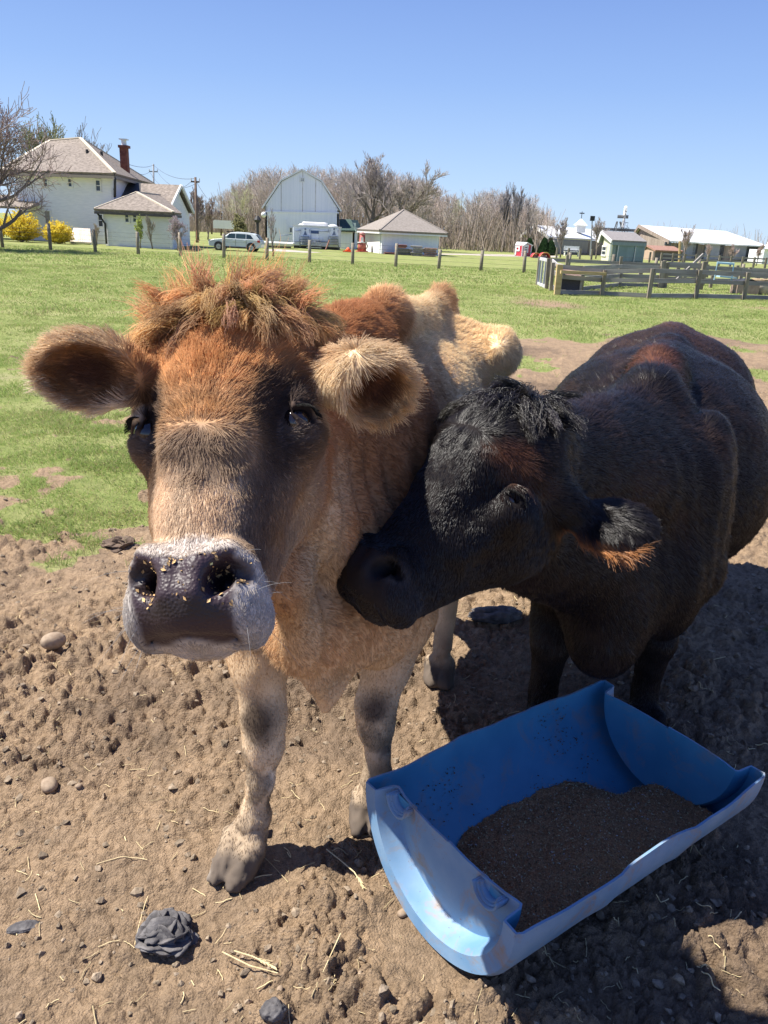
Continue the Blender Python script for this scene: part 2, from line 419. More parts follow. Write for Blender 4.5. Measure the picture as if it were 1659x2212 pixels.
M_fur = fur_mat('coat_hair'); M_furb = fur_mat('black_coat_hair', .45, .34, .08)
M_skin = mat('hide', attr='col', rough=.75, spec=.2)
M_wet = None

def tuft(name, J, roots, dirs, lens, matl, parent, color, per=70, width=.012, grav=.22, seed=4, rad=.0005, k=9, conv=.82, frz=.006, wav=.16):
    """locks of long hair: roots in head coordinates, one lock per root"""
    rg = np.random.default_rng(seed); hd = J['hd']; V = J['V']; out = []; cols = []
    for r, d, ln, g in zip(roots, dirs, lens, np.broadcast_to(grav, len(roots))):
        w = hd.w(*r); i = np.argmin(((V-w)**2).sum(1)); w = V[i]
        d = N3(np.asarray(d)@hd.M+J['N'][i]*.5); P = np.zeros((k, 3)); P[0] = w; dd = d.copy(); ph = rg.random()*6.3; ax = N3(np.cross(d, rg.normal(size=3)))
        for j in range(1, k):
            dd = dd+np.array([0, 0, -g])+ax*math.sin(ph+j*.9)*wav; dd = N3(dd); P[j] = P[j-1]+dd*ln/(k-1)
        t = np.linspace(0, 1, k); n = per
        off = rg.normal(size=(n, 3))*width*.5; off -= (off@d)[:, None]*d*.7
        L = (.7+.4*rg.random(n))[:, None, None]
        Q = P[0]+(P-P[0])[None]*L+off[:, None]*(1-conv*t)[None, :, None]
        fz = rg.normal(size=(n, 3))*frz; f2 = rg.normal(size=(n, 3))*.003
        Q = Q+fz[:, None]*(t**1.6)[None, :, None]+f2[:, None]*np.sin(t*9+ph)[None, :, None]
        out.append(Q); cl = np.asarray(color)*(.55+.75*rg.random())*(np.array([1, .9+.25*rg.random(), .85+.4*rg.random()]))
        cols.append(cl[None]*(.75+.5*rg.random(n))[:, None])
    Q = np.concatenate(out); C = np.concatenate(cols); t = np.linspace(0, 1, k)
    cc = C[:, None]*(.7+.6*t)[None, :, None]
    return curves_obj(name, Q, rad*(1-.7*t**2), matl, parent, np.clip(cc, 0, 1))
# ---------------------------------------------------------------- the tan cow
def build_jersey():
    T = time.time()
    hd = head_frame(at(388, 1246, .90), at(448, 735, 1.20), (-.09, -1, .30))
    cr_ = math.radians(-1); hd.M = np.stack([math.cos(cr_)*hd.M[0]+math.sin(cr_)*hd.M[1], -math.sin(cr_)*hd.M[0]+math.cos(cr_)*hd.M[1], hd.M[2]])
    hk, hl = 1.12, 1.04
    bd = N3((.24, .97, 0)); bx = np.array([bd[1], -bd[0], 0]); B = Frame((-.11, 1.66, 0), bx, bd, (0, 0, 1))
    xs = axis_grid(-.66, .62, .0055, .011, -.60, .06); ys = axis_grid(.78, 3.3, .0055, .014, .80, 1.34); zs = axis_grid(-.02, 1.55, .0055, .011, .92, 1.50)
    S = Sculpt(xs, ys, zs)
    # trunk
    S.ell(B.w(0, .60, .90), (.26, .45, .32), B.M, .08); S.ell(B.w(0, .80, .74), (.27, .42, .29), B.M, .08)
    S.ell(B.w(0, .06, .86), (.175, .22, .30), B.M, .08)
    for s in (-1, 1):
        S.ell(B.w(s*.135, .12, .95), (.07, .15, .30), B.M, .06)
        S.ell(B.w(s*.13, -.06, .78), (.075, .10, .16), B.M, .06)
        S.ell(B.w(s*.235, 1.02, 1.21), (.032, .10, .045), B.M, .08)      # hook bone
        S.cone(B.w(s*.22, 1.02, 1.20), B.w(0, .98, 1.26), .05, .045, .05)
        S.ell(B.w(s*.115, 1.40, 1.13), (.05, .06, .055), B.M, .05)       # pin bone
        S.ell(B.w(s*.155, 1.22, .86), (.105, .20, .30), B.M, .07)
        S.cone(B.w(s*.215, 1.02, 1.17), B.w(s*.12, 1.38, 1.13), .06, .055, .08)
    S.ell(B.w(0, 1.18, 1.05), (.17, .24, .20), B.M, .07)
    S.cone(B.w(0, .06, 1.31), B.w(0, .36, 1.345), .065, .050, .07); S.cone(B.w(0, .36, 1.345), B.w(0, .75, 1.30), .055, .045, .07)
    S.cone(B.w(0, .75, 1.295), B.w(0, 1.12, 1.34), .045, .034, .06); S.cone(B.w(0, 1.12, 1.33), B.w(0, 1.36, 1.27), .036, .030, .05)
    S.ell(B.w(0, .58, 1.10), (.205, .50, .175), B.M, .08); S.ell(B.w(0, .16, 1.12), (.135, .24, .16), B.M, .07)
    S.ell(B.w(0, 1.03, 1.14), (.21, .24, .13), B.M, .07)
    for i in range(7):                                                   # ribs just showing
        y = .38+.085*i
        S.cone(B.w(.10, y-.02, 1.19), B.w(.262, y+.03, .92), .022, .030, .030); S.cone(B.w(-.10, y-.02, 1.19), B.w(-.262, y+.03, .92), .020, .026, .035)
    # neck, dewlap
    nb = hd.w(0, .36, -.19)
    S.cone(nb, B.w(0, .10, 1.10), .105, .155, .07, flat=(B.M[0], 1.15))
    S.cone(hd.w(0, .42, -.15), B.w(0, .12, 1.30), .085, .085, .06)
    S.cone(hd.w(0, .28, -.22), B.w(.02, -.04, .90), .085, .13, .08)
    dl = [hd.w(0, .20, -.22), at(620, 1250, 1.30), at(655, 1370, 1.42), at(700, 1470, 1.50)]
    for a, b, ra, rb in ((dl[0], dl[1], .03, .045), (dl[1], dl[2], .045, .055), (dl[2], dl[3], .055, .04)):
        S.cone(a, b, ra, rb, .06, flat=(B.M[0], 1.35))
    S.cone(at(735, 1340, 1.52), at(702, 1530, 1.50), .075, .016, .05, flat=(B.M[0], 1.1))
    S.cone(at(650, 1340, 1.50), at(800, 1330, 1.58), .095, .10, .06)
    # legs
    leg(S, [at(560, 1330, 1.66), at(560, 1430, 1.64), at(570, 1545, 1.625), at(569, 1610, 1.615), at(563, 1690, 1.60), at(547, 1760, 1.60), at(540, 1800, 1.59)], [.098, .066, .052, .047, .030, .034, .042])
    S.ell(at(571, 1573, 1.615), (.042, .042, .05), None, .02); S.ell(at(552, 1768, 1.60), (.037, .042, .034), None, .02)
    S.ell(at(582, 1800, 1.63), (.014, .016, .014), None, .015)
    h0 = at(532, 1842, 1.565); hoof(S, (h0[0], 1.585, 0), (-.42, -1), 1.15)
    leg(S, [at(850, 1320, 1.80), at(835, 1430, 1.78), at(812, 1520, 1.76), at(812, 1565, 1.76), at(815, 1625, 1.76), at(815, 1672, 1.76), at(808, 1715, 1.755)], [.10, .064, .052, .047, .031, .036, .042])
    S.ell(at(811, 1535, 1.75), (.046, .046, .05), None, .02); h1 = at(806, 1760, 1.75); hoof(S, (h1[0], 1.78, 0), (-.15, -1), 1.1)
    S.cone(at(850, 1320, 1.80), at(790, 1300, 1.72), .10, .08, .07)
    for s, fx, fy in ((1, .235, 2.50), (-1, -.04, 2.86)):
        top = B.w(s*.16, 1.18, .72); hk_ = np.array([fx+.03, fy+.13, .46]); f = np.array([fx, fy, .08])
        leg(S, [top, hk_+[0, -.08, .14], hk_, f], [.12, .065, .045, .034]); hoof(S, (fx, fy+.02, 0), (-.1, -1), 1.05)
    S.ell(B.w(0, 1.05, .52), (.12, .14, .09), B.M, .06)                  # udder
    # head
    sculpt_head(S, hd, hk, 1.0, .83, hl, .262)
    eL = ear_frame(at(196, 806, 1.17), at(60, 795, 1.17)-at(310, 812, 1.20), (.10, -1, -.12))
    eR = ear_frame(at(812, 838, 1.21), at(885, 895, 1.24)-at(735, 785, 1.20), (-.15, -1, .0))
    S.cone(hd.w(-.10, .42, -.13), eL.w(0, -.05, -.005), .035, .032, .03); S.cone(hd.w(.10, .42, -.15), eR.w(0, -.036, -.004), .036, .040, .02)
    sculpt_ear(S, eL, .082, .058, .040, .86); sculpt_ear(S, eR, .060, .062, .044, .80)
    V, Q = S.mesh(); V = relax(V, Q, 3, .5)
    keep = V[:, 2] > -5; V[:, 2] = np.maximum(V[:, 2], .002)
    Nn = vnormals(V, Q)
    b_ = B.loc(V); wf = sm(V[:, 2], .50, .62)*(1-sm(V[:, 2], 1.05, 1.2))*sm(b_[:, 1], -.34, -.26)*(1-sm(b_[:, 1], .05, .2))*sm(V[:, 1], 1.28, 1.36)
    V = V+Nn*(wf*(.0065*np.sin(b_[:, 1]*88+3*fbm(V*4, 2)+b_[:, 0]*14)+.004*fbm(V*11, 2)))[:, None]; V = V+Nn*(.0035*fbm(V*9+4, 3)*sm(V[:, 1], 1.3, 1.5))[:, None]
    mud = (1-sm(V[:, 2], .11, .17)); V = V+Nn*(mud*(.009*fbm(V*30, 3)+.006*fbm(V*85, 3)))[:, None]; V[:, 2] = np.maximum(V[:, 2], .002); Nn = vnormals(V, Q)
    print('jersey mesh', len(V), time.time()-T)
    # ---- coat colours
    H = hd.loc(V)/np.array([hk*hl, hk, hk]); al = np.abs(H[:, 0]); a = H[:, 1]; n = H[:, 2]; Bl = B.loc(V)
    isH = (1-sm(V[:, 1], 1.17, 1.30))*sm(V[:, 2], .90, .96)
    eLl, eRl = eL.loc(V), eR.loc(V)
    def earw(E, ln, wd): return 1-sm(np.sqrt((E[:, 0]/wd)**2+(E[:, 1]/ln)**2+(E[:, 2]/.075)**2), 1.0, 1.25)
    wL, wR = earw(eLl, .105, .075), earw(eRl, .088, .090)
    wL *= sm(-H[:, 0], .095, .12); wR *= sm(H[:, 0], .090, .12); wE = np.maximum(wL, wR); isH = isH*(1-wE)
    n1 = fbm(V*7, 3); n2 = fbm(V*22+5, 3)
    rust, tan, cream, dark, white, greyb = (.70, .36, .145), (.56, .33, .155), (.74, .54, .32), (.060, .042, .037), (.78, .66, .50), (.12, .075, .055)
    base = np.tile(np.array(tan), (len(V), 1))
    yb = Bl[:, 1]; zb = V[:, 2]
    body = paint(base, V, [
        (sm(yb+.16*n1+.08*n2, .22, .52)*.9, (.92, .71, .43)),                              # paler barrel behind the shoulder
        ((1-sm(yb+.12*n1, .05, .50))*sm(zb, .70, 1.0)*.80, (.42, .21, .10)),         # rust neck and shoulder
        ((1-sm(yb+.10*n1, .12, .55))*sm(zb+.05*n1, 1.10, 1.26)*.8, (.47, .21, .085)),
        ((1-sm(zb+.07*n1, .62, .95))*.75, (.66, .49, .31)), (ball(V, at(700, 1180, 1.42), (.05, .2, .22), 1.2, .3)*.7, (.72, .57, .38)),                            # cream under the chest
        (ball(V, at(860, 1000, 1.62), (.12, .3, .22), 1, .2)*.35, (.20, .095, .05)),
        ((1-sm(zb+.04*n1, .40, .60))*.75, (.66, .52, .36)),
        (ball(V, B.w(0, 1.15, 1.38), (.12, .22, .09), 1, .3)*.7, (.42, .21, .09)),
        (ball(V, at(596, 1480, 1.66), (.03, .12, .16), 1)*.8, (.80, .68, .52)),
        (ball(V, at(556, 1560, 1.58), (.045, .07, .065), 1.3, .9)*.9, (.055, .038, .03)),
        (ball(V, at(806, 1535, 1.70), (.05, .08, .06), 1.4, 1.0)*.9, (.06, .042, .035)),
        (ball(V, at(840, 1560, 1.76), (.04, .09, .10), 1, .3)*.5, (.10, .07, .055)),
        (ball(V, at(586, 1665, 1.61), (.016, .05, .065), 1, .2)*.9, (.82, .74, .62)),
        (ball(V, at(590, 1720, 1.60), (.022, .05, .05), 1, .5)*.85, (.06, .05, .045)),
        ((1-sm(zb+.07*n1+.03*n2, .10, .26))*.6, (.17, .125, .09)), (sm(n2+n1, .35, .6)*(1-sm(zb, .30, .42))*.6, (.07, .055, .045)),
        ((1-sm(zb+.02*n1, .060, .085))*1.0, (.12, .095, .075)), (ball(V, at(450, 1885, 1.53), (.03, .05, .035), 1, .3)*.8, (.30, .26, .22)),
    ])
    swirl = hd.w(.0, .192, .0)
    head = paint(np.tile(np.array((.36, .22, .12)), (len(V), 1)), V, [
        (sm(a+.03*n1, .22, .30)*(1-sm(al+.012*n1, .088, .108))*.95, rust),
        (sm(a, .33, .40)*(1-sm(al, .105, .125))*.5, (.74, .40, .16)),
        (ball(H, (.0, .192, -.02), (.058, .055, .06), 1, .5)*.8, (.62, .31, .11)), (ball(H, (.0, .188, -.0), (.016, .018, .04), 1.4, .3)*.75, (.22, .10, .04)),
        (ball(H, (.0, .335, .0), (.05, .06, .05), 1, .3)*.35, (.45, .18, .055)),
        (ball(H, (.08, .40, -.06), (.045, .045, .07), 1, .3)*.8, (.85, .60, .30)),
        (ball(H, (-.085, .385, -.07), (.04, .06, .07), 1, .3)*.5, (.55, .28, .12)),
        (ball(H, (-.088, .268, -.060), (.036, .070, .075), 1.0, .25)*.97, dark), (ball(H, (.094, .272, -.075), (.046, .072, .080), 1.0, .25)*.95, dark),
        (ball(H, (-.062, .268, -.035), (.022, .048, .04), 1.0, .3)*.85, dark), (ball(H, (.068, .272, -.035), (.026, .052, .04), 1.0, .3)*.85, dark),
        (ball(H, (-.07, .192, -.07), (.03, .05, .05), 1.1, .25)*.75, (.06, .04, .035)), (ball(H, (.072, .20, -.07), (.032, .06, .05), 1.1, .25)*.80, (.06, .04, .035)),
        ((1-sm(a+.02*n1, .19, .23))*(1-sm(al, .045, .075))*.9, (.50, .375, .26)),
        (ball(H, (.0, .165, -.01), (.060, .045, .05), 1, .6)*.7, (.22, .15, .105)), (sm(n2+.5*n1, .05, .4)*(1-sm(a, .20, .26))*.45, (.24, .17, .12)),
        (ball(H, (-.045, .12, -.04), (.032, .07, .06), 1, .3)*.8, (.68, .50, .34)), (ball(H, (.02, .10, -.02), (.035, .05, .05), 1, .4)*.5, (.62, .43, .27)),
        (ball(H, (.063, .10, -.06), (.022, .10, .05), 1, .25)*.65, (.14, .095, .075)),
        ((1-sm(n+.01*n1, -.155, -.125))*sm(al, .02, .05)*.7, (.50, .36, .23)),                 # pale jaw
        ((sm(H[:, 0], .05, .09)*(1-sm(n, -.20, -.15)))*.6, (.52, .38, .25)),
        ((1-sm(a+.006*n1+.006*n2-.012*np.cos(al/.10*3.1), .040, .055))*1.0, (.64, .57, .50)),                     # white muzzle band
        (ball(H, (.01, .042, -.01), (.05, .022, .05), 1.2, .3)*.6, (.36, .31, .28)),
        ((1-sm(a, -.02, .0))*sm(al, .03, .06)*.8, (.42, .385, .355)),
    ])
    # bare nose leather
    nose = (1-sm(a+.012*(al/.05)**1.5*-1+.003*n2, .020, .027))*sm(a, -.062, -.055)*(1-sm(al+.006*n2, .056+.10*np.clip(a, -.05, .02), .066+.10*np.clip(a, -.05, .02)))*sm(n, -.085, -.065)
    nose = np.maximum(nose, ball(H, (-.062, .012, -.02), (.018, .020, .035), .6)*.9); nose = np.maximum(nose, ball(H, (.062, .012, -.02), (.018, .020, .035), .6)*.9)
    nose *= isH
    head = paint(head, V, [(nose, (.040, .022, .028)), (ball(H, (0, -.035, -.02), (.06, .012, .06), 1)*nose, (.026, .017, .017))])  # second patch paints the shade on the lower leather
    for s in (-1, 1):
        head = paint(head, V, [(ball(H, (s*.116, .262, -.062), (.024, .017, .022), .5), (.020, .014, .013)), (ball(H, (s*.108, .240, -.07), (.030, .014, .03), .9)*.55, (.22, .17, .14)), (ball(H, (s*.104, .290, -.07), (.028, .012, .03), .9)*.45, (.20, .16, .14))])
    E_ = np.where((wL > wR)[:, None], eLl, eRl)
    lnn = np.where(wL > wR, .082, .060); wdd = np.where(wL > wR, .058, .062)
    rr = np.sqrt((E_[:, 0]/wdd)**2+((E_[:, 1]-.0)/lnn)**2)
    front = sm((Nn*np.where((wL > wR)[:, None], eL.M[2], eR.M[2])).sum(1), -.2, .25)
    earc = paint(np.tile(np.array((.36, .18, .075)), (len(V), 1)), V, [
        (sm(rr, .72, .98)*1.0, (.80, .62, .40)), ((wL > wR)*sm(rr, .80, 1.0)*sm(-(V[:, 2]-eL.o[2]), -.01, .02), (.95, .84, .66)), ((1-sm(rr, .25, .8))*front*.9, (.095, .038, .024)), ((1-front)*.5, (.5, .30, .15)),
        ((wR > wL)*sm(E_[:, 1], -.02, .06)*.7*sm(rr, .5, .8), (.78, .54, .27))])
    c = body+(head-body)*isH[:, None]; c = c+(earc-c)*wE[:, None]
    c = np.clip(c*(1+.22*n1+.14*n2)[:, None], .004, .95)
    # ---- hair fields
    flow = np.tile(bd, (len(V), 1))*1.0; flow[:, 2] = -.55-.6*(1-sm(zb, .5, 1.1)); legw = 1-sm(zb, .55, .7); flow = flow*(1-legw[:, None])+np.array([0, .1, -1])*legw[:, None]
    rel = H-np.array([0, .192, 0]); fh = rel.copy(); fh[:, 1] = np.where(fh[:, 1] < .02, fh[:, 1]-.02, fh[:, 1]); fh[:, :2] += .050*np.stack([fbm(V*55, 2), fbm(V*55+7, 2)], 1); fh[:, 2] = -al*.3-.02; up = sm(a, .24, .32)
    fh = fh/(np.linalg.norm(fh, axis=1, keepdims=True)+1e-6)
    lowh = 1-sm(a, .12, .22); fh2 = np.stack([H[:, 0]*6, -np.ones(len(V))*1.0, -al*4], 1); fh2 = fh2/np.linalg.norm(fh2, axis=1, keepdims=True); fh2[:, 1] *= -1
    fh = fh*(1-lowh[:, None])+np.stack([H[:, 0]*5, np.full(len(V), -.8), -al*2], 1)*lowh[:, None]
    fhw = fh@hd.M; flow = flow+(fhw-flow)*isH[:, None]
    ex = np.stack([E_[:, 0]*8, np.full(len(V), .8), np.zeros(len(V))], 1)
    ex[:, :2] += .75*np.stack([fbm(V*55, 2), fbm(V*55+3, 2)], 1); ex[:, 0] += .9*(1-sm(E_[:, 1], -.065, -.02)); exw = np.where((wL > wR)[:, None], ex@eL.M, ex@eR.M); flow = flow+(exw-flow)*wE[:, None]
    flow /= np.linalg.norm(flow, axis=1, keepdims=True)+1e-9
    Ln = .016+.006*n1; Ln = Ln*(1-legw*.55); Ln = Ln*(1-isH)+isH*(.009+.016*sm(a, .20, .30)-.003*(1-sm(a, .03, .08)))
    Ln = np.where(ball(H, (0, .192, -.01), (.06, .06, .06), 1)*isH > .3, .021, Ln)
    Ln = Ln*(1-wE)+wE*np.where(rr > .78, .027, .017); Ln = Ln*(1+.5*sm(zb, 1.2, 1.35)*(1-isH)*(1-wE)*(yb < 1.3)); Ln = Ln*(1+.45*sm(yb, .45, .7)*(1-wE)*(1-isH)*sm(zb, .9, 1.1))
    lift = .22+.12*sm(n1, 0, .6); lift = lift*(1-isH)+isH*(.12+.08*ball(H, (0, .192, -.01), (.06, .06, .06), 1)); lift = lift*(1-wE)+wE*.20
    lift = np.maximum(lift, .85*sm(Nn[:, 2], .75, .95)*sm(zb, 1.22, 1.30)*(1-isH))
    dens = np.where(isH > .5, 230000., 62000.); dens = np.where(wE > .3, 190000., dens); dens = np.where((V[:, 2] > 1.15) & (isH < .5) & (wE < .3), 90000., dens)
    eye = np.maximum(ball(H, (-.116, .262, -.062), (.024, .018, .024), .4), ball(H, (.116, .262, -.062), (.024, .018, .024), .4))
    dens = dens*(1-np.clip(nose*1.6, 0, 1))*(1-eye*(isH > .3)); dens = np.where(zb < .07, 0, dens); Ln = Ln*(1-.6*eye)
    nostr = np.maximum(ball(H, (-.05, .008, -.03), (.022, .018, .04), .3), ball(H, (.05, .008, -.03), (.022, .018, .04), .3)); dens = dens*(1-nostr)
    c = paint(c, V, [(nostr*isH*.8, (.018, .012, .014))])
    return dict(V=V, Q=Q, N=Nn, col=c, flow=flow, Ln=Ln, lift=lift, dens=dens, nose=nose, hd=hd, B=B, eL=eL, eR=eR, isH=isH, wE=wE, H=H)

def finish_cow(J, name, label, seed, hair=True):
    V = J['V']; wet = J['nose']
    root = empty(name, (float(J['B'].o[0]), float(J['B'].o[1]), 0), label=label, cat='cow')
    T = Matrix.Translation(-root.location)
    def adopt(o): o.parent = root; o.matrix_parent_inverse = T.copy(); return o
    b = adopt(mesh_np('body', V, J['Q'], M_hide, cols={'col': np.clip(J['col'], 0, 1), 'wet': wet*J.get('wetk', 1.0)}))
    if hair:
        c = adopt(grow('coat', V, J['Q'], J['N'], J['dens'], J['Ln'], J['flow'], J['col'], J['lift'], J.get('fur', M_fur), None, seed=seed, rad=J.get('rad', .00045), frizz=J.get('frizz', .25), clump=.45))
        c['kind'] = 'stuff'
    return root, adopt
def hide_mat():
    m = mat('hide', attr='col', rough=.75, spec=.2); nt = m.node_tree; b = nt.nodes['Principled BSDF']; L = nt.links.new
    a = nt.nodes.new('ShaderNodeAttribute'); a.attribute_name = 'wet'
    r = nt.nodes.new('ShaderNodeMapRange'); r.inputs[3].default_value = .8; r.inputs[4].default_value = .5; L(a.outputs['Fac'], r.inputs[0]); L(r.outputs[0], b.inputs['Roughness'])
    r = nt.nodes.new('ShaderNodeMapRange'); r.inputs[3].default_value = .1; r.inputs[4].default_value = .45; L(a.outputs['Fac'], r.inputs[0]); L(r.outputs[0], b.inputs['Specular IOR Level'])
    v = nt.nodes.new('ShaderNodeTexVoronoi'); v.inputs['Scale'].default_value = 260; v.feature = 'SMOOTH_F1'; tc = nt.nodes.new('ShaderNodeTexCoord'); L(tc.outputs['Object'], v.inputs['Vector'])
    bp = nt.nodes.new('ShaderNodeBump'); bp.inputs['Distance'].default_value = .0011; bp.invert = True; L(a.outputs['Fac'], bp.inputs['Strength']); L(v.outputs['Distance'], bp.inputs['Height']); L(bp.outputs[0], b.inputs['Normal'])
    return m
M_hide = hide_mat()
def jersey():
    J = build_jersey(); hd = J['hd']; root, adopt = finish_cow(J, 'tan_cow', 'tan and rust-brown cow with a shaggy forelock facing the camera', 5)
    rg = np.random.default_rng(12); R, D, Ls, G = [], [], [], []
    for i in range(150):
        l = rg.uniform(-1, 1)*.105; q = rg.uniform(0, 1); R.append((l, .438+.07*q+.006*rg.normal(), -.035-.10*q))
        D.append((l*12+rg.normal()*.35, .1+.9*q+rg.normal()*.3, .55+rg.normal()*.3)); Ls.append(rg.uniform(.05, .10)); G.append(rg.uniform(.16, .34))
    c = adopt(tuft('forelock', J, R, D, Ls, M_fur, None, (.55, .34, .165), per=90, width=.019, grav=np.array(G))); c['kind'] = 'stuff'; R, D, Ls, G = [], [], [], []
    for x, dx in ((-.03, -1.0), (-.02, -.5), (.0, -.1), (.012, .15), (.02, .35), (.04, .8), (.06, 1.5), (-.06, -1.6), (-.01, -.3), (.005, .0), (-.045, -.9), (.03, .5)):
        R.append((x, .46, -.09)); D.append((dx, 1.9, .15)); Ls.append(rg.uniform(.075, .115)); G.append(rg.uniform(.0, .12))
    for q in range(12): R.append((rg.uniform(-.05, .05), .452, -.09)); D.append((R[-1][0]*14+rg.normal()*.25, 1.8, .2)); Ls.append(rg.uniform(.07, .12)); G.append(rg.uniform(.0, .08))
    for q in range(14): R.append((rg.uniform(-.10, .10), .45, -.08)); D.append((R[-1][0]*16+rg.normal()*.5, 1.2, .3)); Ls.append(rg.uniform(.06, .11)); G.append(rg.uniform(.05, .2))
    c = adopt(tuft('forelock_wisps', J, R, D, Ls, M_fur, None, (.56, .31, .13), per=34, width=.015, grav=np.array(G), wav=.26, conv=.35, frz=.009)); c['kind'] = 'stuff'
    # eyeballs
    for s in (-1, 1):
        e_ = eye_axes(s, .262, -.076)[0]; p = hd.w(e_[0]*1.12*1.04, e_[1]*1.12, e_[2]*1.12); adopt(ball_obj('eye', p, .0238, M_eye))
    lashes(J, adopt, 1.12, 1.04, .262)
    V, rg = J['V'], np.random.default_rng(67); Hh = J['H']; pr = (Hh[:, 1] < .035)*(np.abs(Hh[:, 0]) > .045)*(Hh[:, 1] > -.06)*(Hh[:, 2] > -.10)*J['isH']*(1-J['nose']); k = rg.choice(len(V), 24, p=pr/pr.sum()); W_ = []
    for i in k: d = N3(J['N'][i]+rg.normal(size=3)*.25); L = rg.uniform(.02, .055); W_.append([V[i]+d*L*q/4+np.array([0, 0, -.25])*L*(q/4)**2 for q in range(5)])
    o = adopt(curves_obj('whiskers', np.array(W_), .00026*(1-.6*np.linspace(0, 1, 5)), M_fur, None, np.full((24, 3), .35))); o['kind'] = 'stuff'
    V, rg = J['V'], np.random.default_rng(66); w = J['nose']*(J['H'][:, 1] > -.03)*(J['H'][:, 2] > -.05); pr = (w > .6)*(.25+1.5*np.clip(fbm(V*45, 2), 0, 1)); k = rg.choice(len(V), 120, p=pr/pr.sum()); c = V[k]+J['N'][k]*.0012
    a = rg.normal(size=(120, 3)); a -= J['N'][k]*(a*J['N'][k]).sum(1, keepdims=True)*.8; a = N3r_(a)*(.0015+.0028*rg.random((120, 1))); b = np.cross(J['N'][k], a)*.55
    T = np.stack([c-a, c+b+J['N'][k]*.0015, c+a, c-b], 1).reshape(-1, 3); col = np.repeat(np.array([.42, .27, .12])*np.exp(rg.normal(size=(120, 1))*.35), 4, 0)
    o = adopt(mesh_np('feed_crumbs', T, np.arange(480).reshape(-1, 4), mat('feed_crumb', attr='col', rough=.7), smooth=False, cols={'col': np.clip(col, 0, .8)})); o['kind'] = 'stuff'
    return J
def N3r_(a): return a/(np.linalg.norm(a, axis=1, keepdims=True)+1e-9)
def ball_obj(name, p, r, m, n=16, sq=(1, 1, 1), parent=None):
    bm = bmesh.new(); bmesh.ops.create_uvsphere(bm, u_segments=n*2, v_segments=n, radius=r); bmesh.ops.scale(bm, vec=sq, verts=bm.verts); bmesh.ops.translate(bm, vec=Vector(p), verts=bm.verts)
    for f in bm.faces: f.smooth = True
    me = bpy.data.meshes.new(name); bm.to_mesh(me); bm.free(); return link(name, me, m, parent)
M_eye = mat('eyeball', (.012, .008, .008), .06, spec=.8)
def lashes(J, adopt, hk, hl, ea, sides=(-1, 1)):
    rg = np.random.default_rng(2); P = []
    hd = J['hd']
    for s in sides:
        for i in range(140):
            t = rg.uniform(-1, 1); ce, dd, tt = eye_axes(s, ea, -.076); q = ce+dd*(.024-.004*t*t)+tt*.019*t+np.array([0, .013-.007*t*t, 0]); p0 = hd.w(q[0]*hk*hl, q[1]*hk, q[2]*hk)
            d = N3((dd+tt*.4*t)@hd.M+np.array([0, 0, -.35])+rg.normal(size=3)*.12); L = .012
            q = [p0+d*L*k/4+np.array([0, 0, -1])*L*.35*(k/4)**2 for k in range(5)]; P.append(q)
    o = adopt(curves_obj('eyelashes', np.array(P), .0005*(1-.7*np.linspace(0, 1, 5)), M_fur, None, np.full((len(P), 3), .02))); o['kind'] = 'stuff'
